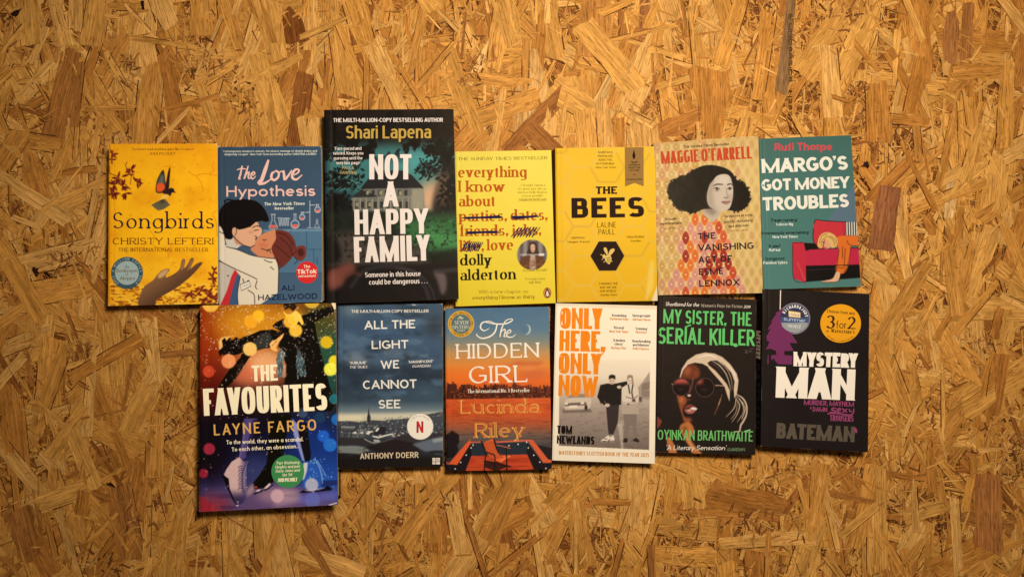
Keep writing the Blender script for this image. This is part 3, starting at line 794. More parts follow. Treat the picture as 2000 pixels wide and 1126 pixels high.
# ------------------------------------------------------------------ the thirteen books; artwork in the units of a scan of each cover
R1 = (200, 270, 3.312); R2 = (620, 200, 2.815); R3 = (880, 280, 3.519); R4 = (1270, 255, 3.361)
R5 = (375, 580, 2.619); R6 = (650, 580, 3.217); R7 = (1070, 560, 3.217); R8 = (1460, 560, 3.412)
def leaf(a, x, y, ang, ln, c, w=.36, al=1.):
    k = math.radians(ang); dx, dy = math.cos(k), -math.sin(k); nx, ny = -dy, dx
    P = [(x + dx * ln * t + nx * ln * w * o, y + dy * ln * t + ny * ln * w * o) for t, o in ((0, 0), (.3, .4), (.6, .42), (1, 0), (.6, -.42), (.3, -.4))]
    a.poly(P, c, al, .8, True)
def rr(i): return random.Random(i)

# ---- 1
B = Book('yellow_paperback', 'yellow paperback with a small flying bird above an upturned open hand', 'book', [(212, 281), (424, 280.5), (425.5, 592.5), (210, 597)], 25, R1, (225, 150, 20), page_c=(230, 200, 150))
a = B.art; a.vgrad([(30, (222, 146, 18)), (250, (233, 162, 18)), (700, (238, 168, 20)), (1080, (232, 160, 32))])
n = a.noise(120, 3); a.mix(np.clip(n - .45, 0, 1) * 1.2, (205, 120, 14)); X, Y = a.coords(); a.mix(smooth(-X, -110, -30) * .45, (214, 120, 12))
r = rr(1)
for i in range(330):
    x, y = r.uniform(40, 745), r.uniform(50, 930); an = r.gauss(.25, .4); l = r.uniform(5, 22)
    a.line([(x, y), (x + l * math.cos(an), y + l * math.sin(an))], r.uniform(2, 4.5), (178, 98, 12), r.uniform(.25, .7), .6, False)
for P in ([(560, 215), (600, 240), (660, 228), (742, 242)], [(722, 150), (712, 185), (722, 205), (690, 232)], [(600, 240), (640, 290), (652, 340)], [(400, 185), (435, 180), (470, 188)], [(740, 465), (712, 490), (735, 540), (742, 640)], [(90, 60), (100, 75), (88, 82)], [(300, 590), (340, 640), (330, 690), (420, 730), (425, 780)], [(590, 640), (600, 690), (585, 700)]):
    a.line(P, 4, (190, 105, 12), .8, .6)
for i in range(420):
    x, y = r.uniform(35, 745), 930 + 150 * r.random() ** .8; w, h = r.uniform(8, 46), r.uniform(4, 15)
    a.poly([(x, y), (x + w, y), (x + w, y + h), (x, y + h)], r.choice([(150, 74, 14), (120, 50, 14), (236, 172, 40), (240, 184, 60), (176, 98, 20), (238, 176, 44)]), .85, .8)
for (x, y, sp) in ((62, 105, 7), (60, 140, 6), (185, 205, 10), (170, 235, 9), (100, 260, 12), (75, 300, 12), (130, 310, 12), (150, 355, 10), (225, 285, 9), (80, 350, 10), (60, 370, 8), (250, 280, 5)):
    for q in range(sp // 2 + 1):
        leaf(a, x, y, r.uniform(0, 360), r.uniform(30, 50), r.choice([(104, 32, 20), (92, 24, 22), (120, 44, 20)]))
a.line([(44, 180), (48, 225), (100, 250), (150, 300), (185, 330)], 5, (96, 30, 20)); a.line([(160, 150), (152, 185), (185, 230), (180, 300)], 4, (112, 40, 20))
for (x, y, sp) in ((720, 860, 6), (712, 905, 6), (640, 985, 8), (600, 1000, 6), (690, 1000, 9), (720, 1040, 9), (650, 1050, 7), (560, 1005, 5)):
    for q in range(sp): leaf(a, x + r.uniform(-12, 12), y + r.uniform(-12, 12), r.uniform(0, 360), r.uniform(26, 44), r.choice([(104, 32, 20), (120, 44, 20)]), .42)
# bird
a.poly([(395, 205), (362, 250), (345, 310), (350, 352), (398, 352), (416, 335), (408, 280)], (50, 42, 32), 1, 1, True)
a.poly([(382, 232), (364, 272), (360, 300), (395, 292), (398, 250)], (96, 98, 86), .8, 5, True)
a.poly([(352, 300), (354, 345), (398, 338), (402, 300), (378, 290)], (214, 78, 28), 1, 4, True)
a.poly([(433, 190), (418, 250), (406, 345), (428, 335), (436, 250), (440, 200)], (44, 24, 22), 1, .8, True)
a.ell(418, 352, 30, 20, (48, 26, 24), 1, 1, 25); a.ell(446, 337, 19, 16, (36, 24, 24), 1, 1); a.poly([(455, 328), (477, 354), (452, 349)], (40, 26, 22))
a.poly([(395, 362), (375, 398), (400, 402), (432, 370)], (222, 168, 60), 1, 2, True)
a.poly([(384, 395), (316, 430), (338, 452), (362, 468), (398, 458), (438, 432), (408, 392)], (104, 92, 62), 1, 1)
for k in range(7): a.line([(392, 396), (322 + k * 18, 434 + 26 * math.sin(k / 6 * 3.1))], 4, (58, 46, 34), .9, .6, False)
# hand
H = [(236, 1082), (246, 1010), (275, 955), (330, 915), (356, 880), (390, 852), (428, 842), (432, 856), (412, 884), (418, 900), (470, 872), (500, 842), (512, 792), (526, 778), (536, 790), (530, 838), (552, 812), (572, 776), (588, 774), (590, 790), (570, 842), (604, 815), (636, 800), (646, 808), (612, 850), (572, 892), (520, 935), (470, 972), (400, 1012), (352, 1042), (334, 1082)]
a.poly(H, (128, 86, 52), 1, 1.2, True)
m = a.region(H, 1); a.mix(m * smooth(Y + X * .75, 1130, 1370) * .8, (70, 42, 28)); a.mix(m * smooth(-(Y + X * .75), -1160, -1040) * .75, (198, 142, 88))
a.poly([(360, 885), (395, 855), (428, 848), (405, 885), (370, 905)], (206, 156, 104), .85, 4, True); a.poly([(520, 800), (530, 785), (524, 850), (505, 860)], (168, 112, 66), .8, 3); a.poly([(566, 800), (586, 778), (572, 838), (548, 862)], (150, 98, 58), .8, 3)
for P in ([(505, 860), (530, 845)], [(548, 868), (574, 848)], [(420, 900), (470, 880)]): a.line(P, 4, (72, 42, 28), .8, 1, False)
ob = (84, 38, 14)
B.text('small_lettering', '‘I’ve never read anything quite like', 190, 77, 500, 77, 15, SERIFM, ob); B.text('small_lettering', 'Songbirds’', 507, 77, 595, 77, 15, SERIFI, ob)
B.text('small_lettering', 'JODI PICOULT', 303, 108, 472, 108, 17, SERIFM, ob)
B.text('title_lettering', 'Songbirds', 68, 583, 722, 583, 103, font(.125, .05, phi=14, sb=.2, xh=.63, serif=.085, asc=1.08, tick=.1), (30, 22, 36))
B.text('author_lettering', 'CHRISTY LEFTERI', 66, 686, 718, 686, 42, SERIFM, (88, 36, 14)); B.text('small_lettering', 'THE INTERNATIONAL BESTSELLER', 105, 732, 685, 732, 24, SERIFM, (88, 36, 14))
B.disc('badge', 160, 870, 104, (58, 78, 78), 0); B.disc('badge', 160, 870, 77, (150, 160, 148), .06)
B.arctext('badge', 'OVER A MILLION COPIES SOLD', 160, 870, 83, -142, 142, 17, HUMB, (140, 150, 140), .06)
for t, x0, x1, y, h in (('The', 147, 174, 838, 16), ('Beekeeper', 92, 232, 866, 23), ('of', 150, 168, 886, 16), ('Aleppo', 115, 213, 914, 23)): B.text('badge', t, x0, y, x1, y, h, SERIFM, (112, 84, 52), .12)
B.finish()

# ---- 2
B = Book('illustrated_paperback', 'blue paperback with a drawn couple kissing in a laboratory and pink title', 'book', [(425.8, 287), (627.5, 285.3), (629.3, 589), (427.5, 596.6)], 24, R1, (44, 60, 78), page_c=(226, 190, 136))
a = B.art; a.vgrad([(50, (54, 70, 82)), (500, (60, 78, 92)), (1080, (68, 90, 106))])
a.poly([(1040, 598), (1430, 590), (1430, 870), (1040, 870)], (76, 104, 120)); a.poly([(1040, 590), (1430, 584), (1430, 600), (1040, 606)], (100, 124, 136))
for P in ([(1320, 600), (1322, 718)], [(1240, 720), (1430, 716)], [(1366, 720), (1368, 868)], [(1140, 872), (1430, 868)], [(1180, 640), (1190, 760)]): a.line(P, 4, (44, 70, 94), 1, .8, False)
a.line([(1388, 770), (1390, 815)], 8, (50, 78, 102), 1, 1, False)
blk = (18, 12, 12); coat = (226, 202, 166)
a.poly([(748, 800), (830, 800), (870, 840), (850, 980), (800, 1082), (748, 1082)], (196, 176, 150)); a.poly([(856, 850), (880, 860), (860, 1000), (840, 1082), (760, 1082), (805, 985), (835, 890)], (200, 44, 44), 1, .8)
a.poly([(870, 880), (892, 890), (880, 1082), (815, 1082), (845, 960)], (60, 84, 108))
a.poly([(788, 640), (850, 640), (900, 690), (870, 712), (800, 700)], (206, 186, 160)); a.poly([(846, 640), (900, 650), (960, 700), (890, 690), (862, 682)], (200, 130, 90))
a.poly([(862, 560), (990, 540), (1012, 562), (1031, 590), (1027, 622), (1002, 642), (990, 655), (994, 690), (962, 704), (905, 684), (862, 645), (848, 600)], (222, 160, 116), 1, .8, True)
a.poly([(1130, 596), (1070, 604), (1025, 626), (1000, 648), (990, 668), (976, 700), (958, 716), (985, 745), (1030, 770), (1110, 770), (1125, 700)], (206, 126, 82), 1, .8, True)
a.poly([(748, 570), (790, 566), (800, 640), (792, 690), (880, 722), (965, 756), (1060, 772), (1125, 776), (1138, 850), (1134, 1000), (1098, 1020), (1010, 1082), (876, 1082), (872, 1000), (892, 890), (850, 838), (790, 808), (748, 780)], coat, 1, .8)
a.poly([(752, 480), (790, 425), (850, 400), (930, 394), (1000, 410), (1050, 460), (1078, 525), (1060, 540), (1028, 535), (985, 545), (945, 575), (885, 590), (862, 580), (848, 608), (838, 650), (795, 645), (775, 590), (752, 545)], blk, 1, .8, True)
a.line([(800, 425), (790, 408), (812, 398), (850, 402)], 9, blk); a.ell(854, 602, 15, 30, (222, 160, 116)); a.line([(846, 580), (860, 574), (868, 600), (858, 628)], 4, blk, .9)
for P in ([(950, 575), (985, 545)], [(968, 578), (1000, 566), (1024, 574)], [(980, 596), (1012, 592)], [(985, 630), (998, 640), (988, 652)], [(962, 704), (985, 690)], [(852, 640), (905, 686), (962, 706)]): a.line(P, 5, blk, .9, .6)
a.poly([(1122, 598), (1170, 596), (1215, 618), (1246, 668), (1252, 722), (1232, 762), (1190, 812), (1148, 834), (1112, 764), (1094, 708), (1122, 650)], (104, 44, 34), 1, .8, True)
a.poly([(1226, 745), (1250, 706), (1298, 692), (1318, 718), (1312, 768), (1282, 792), (1250, 776)], (112, 48, 38), 1, .8, True); a.ell(1284, 740, 20, 24, (64, 24, 20), .8, 2)
for P in ([(1240, 765), (1262, 790), (1240, 812)], [(1130, 600), (1120, 590), (1124, 580)], [(1215, 610), (1222, 600)], [(1150, 640), (1210, 700), (1232, 760)], [(1120, 690), (1180, 740), (1215, 775)], [(1135, 610), (1190, 630), (1235, 690)], [(1232, 750), (1270, 720), (1300, 715)], [(1150, 830), (1142, 850)]): a.line(P, 4.5, (48, 18, 16), .9, .6)
a.ell(1078, 745, 14, 20, (206, 126, 82), 1, .8, 20); a.line([(1025, 712), (1060, 722), (1090, 716)], 5, blk, .9); a.line([(1060, 735), (1080, 725), (1090, 745)], 4, blk, .8); a.line([(1036, 654), (1048, 660), (1060, 652)], 4.5, blk)
a.ell(1040, 690, 30, 14, (196, 92, 62), .5, 8); a.ell(962, 606, 18, 8, (206, 112, 84), .55, 5)
for P in ([(800, 700), (880, 722), (965, 756), (1060, 772), (1125, 778)], [(1130, 780), (1140, 850), (1136, 1000)], [(752, 790), (850, 840), (980, 900), (1000, 915)], [(892, 890), (874, 1000), (878, 1082)], [(1045, 785), (1080, 800), (1100, 800)], [(1000, 920), (990, 960), (1002, 975)], [(790, 640), (800, 690)], [(752, 600), (790, 620)], [(940, 980), (980, 1010), (985, 1070)], [(1085, 830), (1110, 850)]): a.line(P, 5, (40, 26, 22), .95, .6)
a.poly([(890, 945), (948, 922), (960, 955), (900, 985)], (232, 212, 180)); a.line([(890, 945), (948, 922), (960, 955), (900, 985), (890, 945)], 4, blk, .9, .5, False); a.line([(908, 906), (915, 932)], 5, blk); a.line([(935, 925), (950, 918)], 6, blk); a.line([(905, 958), (945, 944)], 3, (120, 100, 90)); a.ell(812, 888, 5, 5, blk)
wl = (206, 200, 190)
for P in ([(1090, 492), (1120, 492)], [(1096, 492), (1098, 535), (1076, 575), (1082, 586), (1128, 586), (1134, 575), (1114, 535), (1114, 492)], [(1130, 515), (1216, 518)], [(1236, 490), (1256, 490)], [(1240, 490), (1240, 530)], [(1252, 490), (1252, 530)], [(1342, 400), (1342, 578)], [(1322, 578), (1362, 578)], [(1342, 432), (1395, 430)], [(1285, 480), (1340, 478)], [(1286, 474), (1288, 498)], [(1298, 474), (1298, 498)], [(1386, 424), (1386, 446)], [(1398, 424), (1398, 446)], [(1366, 578), (1412, 578)], [(1386, 545), (1372, 574), (1404, 574), (1390, 545)], [(1388, 520), (1382, 535), (1388, 545), (1396, 535), (1388, 520)]) + tuple([(1142 + 17 * k, 520), (1146 + 17 * k, 566), (1152 + 17 * k, 566), (1154 + 17 * k, 520)] for k in range(4)): a.line(P, 4, wl, .9, .6, False)
for x, y, q in ((1246, 556, 28), (1292, 510, 19), (1392, 462, 20)):
    a.ell(x, y, q, q, wl); a.ell(x, y, q - 4, q - 4, (70, 94, 116)); a.poly([(x - q + 6, y + 1), (x + q - 6, y + 1), (x + q * .55, y + q * .68), (x, y + q - 4), (x - q * .55, y + q * .68)], (214, 96, 74))
a.poly([(1086, 560), (1124, 560), (1130, 580), (1082, 580)], (214, 96, 74), 1, 1)
w = (222, 214, 200); pk = (232, 178, 154)
B.text('small_lettering', '‘Contemporary romance’s unicorn: the elusive marriage of deeply brainy and', 780, 91, 1388, 88, 13, HUM, w); B.text('small_lettering', 'delightfully escapist’  New York Times bestselling author CHRISTINA LAUREN', 790, 111, 1382, 108, 13, HUM, w)
P_ = lambda pts, wd: B.stroke('title_lettering', pts, wd, pk, P_.l); P_.l = 0
def S_(pts, wd): P_.l += .012; P_(pts, wd)
S_([(905, 178), (893, 235), (884, 262), (896, 262)], [9, 13, 11, 5]); S_([(870, 205), (900, 196), (930, 200)], [5, 10, 5])
S_([(944, 178), (930, 225), (917, 263)], [7, 13, 11]); S_([(921, 250), (940, 224), (950, 222), (944, 246), (948, 260), (960, 256)], [5, 9, 11, 11, 9, 5]); S_([(962, 246), (985, 232), (980, 218), (966, 230), (962, 252), (974, 262), (994, 244)], [5, 9, 10, 12, 12, 9, 4])
S_([(1075, 140), (1055, 200), (1030, 270), (1012, 298)], [13, 24, 24, 14]); S_([(1012, 296), (1050, 290), (1095, 262)], [16, 15, 6]); S_([(1018, 268), (1010, 286), (1018, 298)], [6, 14, 14])
S_([(1120, 214), (1098, 228), (1094, 258), (1114, 270), (1138, 250), (1140, 222), (1122, 212), (1108, 220)], [10, 16, 17, 15, 14, 13, 12, 6]); S_([(1138, 228), (1158, 214), (1170, 222)], [7, 8, 8])
S_([(1172, 208), (1176, 240), (1180, 266), (1200, 246), (1226, 206)], [13, 17, 15, 14, 8]); S_([(1226, 242), (1262, 226), (1272, 206), (1250, 202), (1232, 226), (1230, 256), (1256, 266), (1294, 236)], [6, 10, 11, 13, 17, 17, 13, 5])
B.text('title_lettering', 'Hypothesis', 803, 378, 1378, 373, 68, font(.17, .155, sb=.13, xh=.7, geo=True, asc=1.05), pk, .3)
B.text('small_lettering', 'The', 1048, 435, 1092, 434, 20, HUMB, w); B.text('small_lettering', 'New York Times', 1102, 434, 1308, 431, 20, font(.19, .16, xh=.72, slant=.18), w); B.text('small_lettering', 'bestseller', 1115, 462, 1240, 461, 19, HUMB, w)
B.disc('badge', 1324, 867, 71, (208, 38, 36)); wt = (240, 220, 200)
B.text('badge', 'The', 1303, 839, 1345, 837, 20, HUM, wt, .06); B.text('badge', 'TikTok', 1262, 877, 1385, 872, 28, HUMB, wt, .06); B.text('badge', 'sensation!', 1268, 899, 1380, 896, 18, HUM, wt, .06)
B.text('author_lettering', 'ALI', 1157, 985, 1243, 982, 35, GEOB, (26, 24, 44)); B.text('author_lettering', 'HAZELWOOD', 1008, 1048, 1392, 1037, 37, GEOB, (26, 24, 44))
B.finish()

# ---- 3
B = Book('thriller_hardback', 'tall dark hardback with a lit mansion at dusk seen over a steering wheel', 'book', [(632.4, 214.7), (885.5, 212.9), (895.8, 584.2), (637, 593)], 31, R2, (20, 14, 12), 'hard', page_c=(200, 168, 122), bulge=2.2, edge_c=(120, 96, 76), inset=5)
a = B.art; a.fill((28, 20, 16)); r = rr(3)
a.poly([(45, 250), (400, 230), (770, 240), (780, 600), (45, 600)], (60, 112, 104), 1, 26); a.poly([(45, 420), (200, 400), (210, 600), (45, 600)], (24, 50, 50), .8, 30)
a.ell(640, 520, 110, 90, (214, 158, 112), .95, 34); a.ell(665, 560, 60, 40, (228, 170, 120), .8, 18); a.ell(560, 330, 120, 60, (84, 156, 144), .75, 34); a.ell(140, 440, 70, 50, (96, 150, 130), .7, 26)
n = a.noise(46, 5, 4); X, Y = a.coords()
a.mix(smooth(n, .46, .56) * smooth(-Y + 40 * np.sin(X / 90.), -395, -280), (18, 15, 13)); a.mix(smooth(n, .5, .58) * smooth(-Y, -480, -330) * smooth(np.abs(X - 400), 190, 330), (20, 17, 15))
for i in range(240):
    side = r.random() < .55; x = r.gauss(700, 60) if side else r.gauss(120, 70); y = r.uniform(210, 400) if side else r.uniform(360, 470); a.ell(x, y, r.uniform(6, 15), r.uniform(4, 9), (18, 16, 14), .9, 1.5, r.uniform(0, 180))
for i in range(60): a.ell(r.gauss(585, 32), r.gauss(375, 24), r.uniform(5, 12), r.uniform(3, 7), (20, 18, 16), .9, 1, r.uniform(0, 180))
a.poly([(700, 360), (780, 340), (790, 640), (640, 620), (650, 470)], (22, 20, 18), .95, 12, True)
a.poly([(60, 520), (130, 500), (190, 560), (200, 640), (50, 660)], (26, 24, 22), .95, 10, True)
a.poly([(185, 528), (196, 600), (590, 600), (582, 470), (250, 470)], (112, 104, 86), 1, 1.5)
a.poly([(235, 475), (300, 395), (330, 375), (470, 375), (520, 400), (585, 470)], (34, 32, 32), 1, 1.5); a.poly([(178, 525), (240, 480), (330, 515), (330, 530)], (44, 42, 40), 1, 1.5)
for k in range(9): a.poly([(262 + 36 * k, 482), (278 + 36 * k, 482), (278 + 36 * k, 512), (262 + 36 * k, 512)], (38, 40, 40), .9, 1.2)
for k in range(11): a.poly([(204 + 35 * k, 545), (222 + 35 * k, 545), (222 + 35 * k, 580), (204 + 35 * k, 580)], (42, 40, 38), .9, 1.2)
for k in range(12): a.poly([(200 + 33 * k, 528), (206 + 33 * k, 528), (206 + 33 * k, 598), (200 + 33 * k, 598)], (158, 148, 124), .8, 1)
a.poly([(190, 522), (590, 515), (590, 524), (190, 531)], (136, 128, 110), .8, 2)
for x, y in ((268, 486), (340, 486), (448, 488), (530, 486), (545, 548), (210, 550), (280, 550)): a.poly([(x, y), (x + 14, y), (x + 14, y + 22), (x, y + 22)], (196, 172, 120), .7, 1.2); a.poly([(520, 480), (580, 480), (580, 590), (520, 590)], (150, 136, 110), .5, 6)
a.ell(700, 470, 60, 90, (200, 140, 100), .4, 26)
for i in range(170):
    x, y = (r.gauss(735, 34), r.gauss(480, 60)) if i % 3 else (r.gauss(110, 34), r.gauss(545, 30)); a.ell(x, y, r.uniform(7, 18), r.uniform(5, 11), (20, 18, 16), .9, 1.5, r.uniform(0, 180))
for i in range(90): x, y = r.gauss(160, 40), r.gauss(450, 26); a.line([(x, y), (x + r.uniform(-24, 24), y + r.uniform(-8, 14))], 5, (22, 20, 18), .9, 1)
a.poly([(45, 605), (780, 595), (790, 900), (45, 900)], (30, 34, 26), 1, 10); a.poly([(420, 640), (780, 620), (790, 840), (640, 830), (500, 760)], (50, 96, 50), .95, 22); a.poly([(560, 690), (775, 740), (780, 800), (650, 790)], (72, 134, 70), .8, 16)
a.poly([(60, 730), (300, 700), (560, 800), (640, 900), (60, 900)], (74, 60, 50), .95, 20); [a.line([(x, y), (x + q * .4, y - q * .5)], 4, (84, 150, 78), .5, 1.2) for x, y, q in [(r.gauss(640, 80), r.gauss(735, 50), r.uniform(8, 20)) for _ in range(160)]]; n2 = a.noise(16, 8, 3); a.mix(smooth(n2, .52, .7) * smooth(Y, 620, 660) * smooth(-Y, -900, -860) * .6, (18, 20, 16))
a.poly([(45, 740), (110, 760), (130, 860), (45, 880)], (22, 20, 18), .9, 10, True); a.poly([(600, 830), (790, 800), (790, 890), (620, 890)], (24, 26, 20), .9, 12)
a.poly([(45, 900), (790, 880), (790, 1110), (45, 1110)], (26, 20, 18), 1, 8)
a.line([(180, 1020), (260, 925), (400, 900), (520, 930), (590, 1010), (620, 1100)], 22, (46, 40, 40), .9, 5); a.line([(430, 910), (540, 930), (620, 1010), (650, 1100)], 8, (64, 58, 58), .7, 3)
a.poly([(640, 925), (700, 940), (712, 1000), (700, 1050), (680, 1050), (660, 985)], (104, 84, 78), .9, 8, True); a.poly([(640, 920), (780, 905), (780, 930), (650, 940)], (58, 50, 46), .9, 6)
a.poly([(62, 930), (120, 900), (175, 880), (210, 900), (200, 930), (160, 960), (140, 1000), (90, 1030), (62, 1020)], (118, 62, 48), .95, 10, True); a.line([(150, 960), (200, 935), (240, 950)], 16, (96, 50, 40), .8, 7); a.ell(95, 970, 26, 40, (140, 78, 60), .6, 12)
c = (240, 214, 190); gd = (198, 154, 66)
B.text('small_lettering', 'THE MULTI-MILLION-COPY BESTSELLING AUTHOR', 87, 109, 690, 107, 22, font(.2, .16, sq=2.6, sb=.1), c)
B.text('author_lettering', 'Shari Lapena', 157, 199, 625, 197, 70, font(.17, .13, sq=2.6, sb=.1, xh=.76), gd)
for t, x0, x1, y in (('‘Fast-paced and', 93, 242, 262), ('twisted. Keeps you', 85, 252, 288), ('guessing until the', 88, 248, 315), ('very last page’', 103, 236, 341)): B.text('small_lettering', t, x0, y, x1, y - 1, 17, font(.17, .14, sq=2.5, sb=.1, xh=.76), c)
B.text('small_lettering', 'PAULA', 137, 368, 201, 368, 17, HUM, (190, 160, 100)); B.text('small_lettering', 'HAWKINS', 124, 394, 217, 394, 17, HUM, (190, 160, 100))
for t, x0, x1, y0, y1, h in (('NOT', 285, 517, 423, 423, 138), ('A', 363, 445, 573, 572, 138), ('HAPPY', 205, 610, 727, 719, 138), ('FAMILY', 203, 618, 880, 868, 141)): B.text('title_lettering', t, x0, y0, x1, y1, h, GOTH, c)
B.text('small_lettering', 'Someone in this house', 262, 961, 568, 953, 27, font(.17, .14, sq=2.5, sb=.1, xh=.74), c); B.text('small_lettering', 'could be dangerous . . .', 284, 1001, 605, 993, 27, font(.17, .14, sq=2.5, sb=.1, xh=.74), c)
B.finish()

# ---- 4
B = Book('memoir_paperback', 'pale yellow paperback with orange title words scribbled out in dark pen', 'book', [(888.5, 296), (1076.6, 293.2), (1085.3, 591.4), (890, 598)], 19, R3, (232, 196, 50), page_c=(238, 206, 140), edge_c=(246, 214, 120))
a = B.art; a.vgrad([(50, (238, 206, 76)), (500, (240, 204, 62)), (1110, (234, 196, 42))]); n = a.noise(200, 7); a.mix(np.clip(n - .5, 0, 1) * .8, (226, 184, 30))
sv = a.a.copy()
a.fill((120, 104, 92))
for k in range(9): a.poly([(455 + 26 * k, 655), (470 + 26 * k, 655), (466 + 26 * k, 880), (452 + 26 * k, 880)], (78, 62, 56) if k % 2 else (150, 132, 118), .9, 3)
a.poly([(520, 800), (535, 720), (545, 685), (565, 672), (588, 684), (600, 730), (612, 800)], (52, 28, 20), 1, 2, True); a.poly([(470, 880), (485, 800), (520, 770), (560, 790), (610, 768), (645, 800), (660, 880)], (96, 50, 26), 1, 2, True)
a.poly([(548, 765), (582, 765), (590, 880), (540, 880)], (196, 160, 130), .9, 3); a.poly([(550, 700), (566, 690), (580, 702), (580, 735), (566, 750), (552, 736)], (214, 162, 126), 1, 2, True); a.line([(556, 714), (562, 714)], 4, (60, 30, 24)); a.line([(570, 714), (576, 714)], 4, (60, 30, 24)); a.line([(558, 736), (574, 736)], 4, (160, 70, 56))
for i in range(40): q = rr(i + 40); a.line([(q.uniform(470, 650), q.uniform(790, 870)), (q.uniform(470, 650), q.uniform(800, 880))], 3, q.choice([(70, 34, 20), (150, 90, 50)]), .5, 1)
a.poly([(480, 758), (644, 756), (644, 770), (480, 772)], (216, 200, 180), .55, 2); a.poly([(606, 757), (644, 756), (644, 771), (606, 771)], (240, 224, 204), .8, 1)
m = a.region([(560 + 104 * math.cos(t * .2618), 765 + 104 * math.sin(t * .2618)) for t in range(24)])[..., None]; a.a = sv * (1 - m) + a.a * m
c = (192, 84, 24); dk = (92, 74, 20); bk = (34, 24, 16)
B.text('small_lettering', 'THE SUNDAY TIMES BESTSELLER', 52, 117, 665, 109, 20, SERIFM, dk)
for t, x0, x1, y0, y1 in (('everything', 52, 523, 234, 231), ('I know', 55, 370, 333, 332), ('about', 57, 310, 433, 431), ('parties,', 60, 388, 536, 532), ('dates,', 412, 667, 529, 526), ('friends,', 62, 397, 637, 633), ('jobs,', 420, 624, 633, 629), ('life,', 65, 230, 741, 738), ('love', 253, 432, 734, 731)): B.text('title_lettering', t, x0, y0, x1, y1, 77, SERIFB, c)
B.text('author_lettering', 'dolly', 65, 838, 280, 834, 77, SERIFB, bk); B.text('author_lettering', 'alderton', 67, 941, 448, 932, 77, SERIFB, bk)
nv = (36, 26, 62)
for j, (x0, x1, y, am) in enumerate(((75, 358, 508, 22), (415, 610, 505, 24), (95, 352, 610, 17), (415, 620, 610, 34), (70, 200, 708, 34))):
    q = rr(70 + j); pts = []
    for k in range(9 if j != 4 else 11):
        f = k / 8; 
        if j in (0, 1, 2): pts += [(x0 + q.uniform(0, 40), y + am * .55 - f * am * .7 + q.uniform(-5, 5)), (x1 - q.uniform(0, 40), y - am * .35 + f * am * .4 + q.uniform(-6, 6))]
        else: pts += [(x0 + (x1 - x0) * f * .8, y + am + q.uniform(-5, 5)), (x0 + (x1 - x0) * (f * .8 + .28), y - am + q.uniform(-5, 5))]
    for k in range(len(pts) - 3): B.stroke('pen_scribble', [pts[k], ((pts[k][0] + pts[k + 1][0]) / 2, (pts[k][1] + pts[k + 1][1]) / 2 + q.uniform(-3, 3)), pts[k + 1]], 5.5, nv, .1 + .012 * k)
for t, x0, x1, y in (('‘I thought I knew a', 482, 650, 294), ('lot about love. Not as', 468, 656, 319), ('much as Dolly. Read as', 463, 664, 342), ('soon as possible’', 490, 636, 366)): B.text('small_lettering', t, x0, y, x1, y - 1, 14, SERIFM, (150, 122, 34))
B.text('small_lettering', 'SHARON HORGAN', 470, 396, 657, 394, 16, SERIFM, (110, 88, 24)); B.text('small_lettering', 'ELIZABETH DAY', 497, 880, 663, 877, 16, SERIFM, (110, 88, 24)); B.text('small_lettering', '‘Piercingly funny’', 510, 937, 653, 934, 14, SERIFM, (150, 122, 34)); B.text('small_lettering', 'METRO', 540, 963, 622, 961, 16, SERIFM, (110, 88, 24))
B.text('small_lettering', 'With a new chapter on', 193, 1030, 532, 1027, 24, font(.11, .06, phi=10, serif=.06, xh=.66, tick=.1), (140, 96, 24)); B.text('small_lettering', 'everything I know at thirty', 150, 1071, 580, 1063, 24, font(.18, .07, phi=8, serif=.06, xh=.66, tick=.1), (136, 84, 22))
B.disc('publisher_badge', 665, 1026, 27, (110, 60, 16), 0, 37); B.disc('publisher_badge', 665, 1026, 23, (222, 126, 48), .05, 33)
B.shape('publisher_badge', [(654, 1000), (668, 996), (672, 1008), (682, 1025), (684, 1040), (676, 1036), (676, 1054), (655, 1054), (654, 1036), (648, 1042), (650, 1022), (658, 1008)], (50, 26, 18), .1, True); B.shape('publisher_badge', [(664, 1012), (672, 1024), (673, 1046), (660, 1048), (657, 1030)], (240, 206, 176), .14, True)
B.finish()

# ---- 5
B = Book('honeycomb_paperback', 'deep yellow paperback with a honeycomb pattern and a bee in a black hexagon', 'book', [(1084.4, 289.4), (1279, 286), (1284, 587), (1088, 590)], 21, R3, (150, 84, 22), page_c=(236, 204, 150), edge_c=(246, 216, 140), skew=(-3.5, 0), lifts=[(1, 1, 1.2, .14), (1, .2, .5, .2)])
a = B.art; a.vgrad([(30, (238, 178, 26)), (500, (242, 180, 18)), (1090, (234, 170, 18))])
R_ = 117; hx = R_ * 1.5; hy = R_ * .866 * 2
for i in range(-3, 4):
    for j in range(-5, 5):
        cx, cy = 1078 + hx * i * 1.0, 773 + hy * j + (hy / 2 if i % 2 else 0)
        P = [(cx + R_ * math.cos(math.radians(60 * k)), cy + R_ * math.sin(math.radians(60 * k))) for k in range(6)]
        for k in range(3): a.line([P[k], P[k + 1]], 15, (230, 178, 62) if (i + j) % 3 else (216, 162, 40), .8, 1.5, False)
a.poly([(1375, 800), (1398, 800), (1395, 985), (1350, 1075), (1335, 1075)], (246, 204, 110), .6, 7); a.poly([(1424, 965), (1436, 950), (1440, 1090), (1378, 1090), (1392, 1050)], (240, 208, 162), 1, 1.5); a.line([(1395, 60), (1420, 95)], 5, (236, 200, 120), .9)
c = (46, 28, 20)
for t, x0, x1, y in (('‘AMBITIOUS,', 1010, 1117, 68), ('PROPULSIVE,', 1013, 1118, 94), ('ADDICTIVE,', 1017, 1113, 120), ('ASTONISHING’', 1000, 1128, 146)): B.text('small_lettering', t, x0, y, x1, y, 14, HUM, c)
B.text('small_lettering', 'New York Times', 998, 172, 1136, 171, 14, HUMI, c)
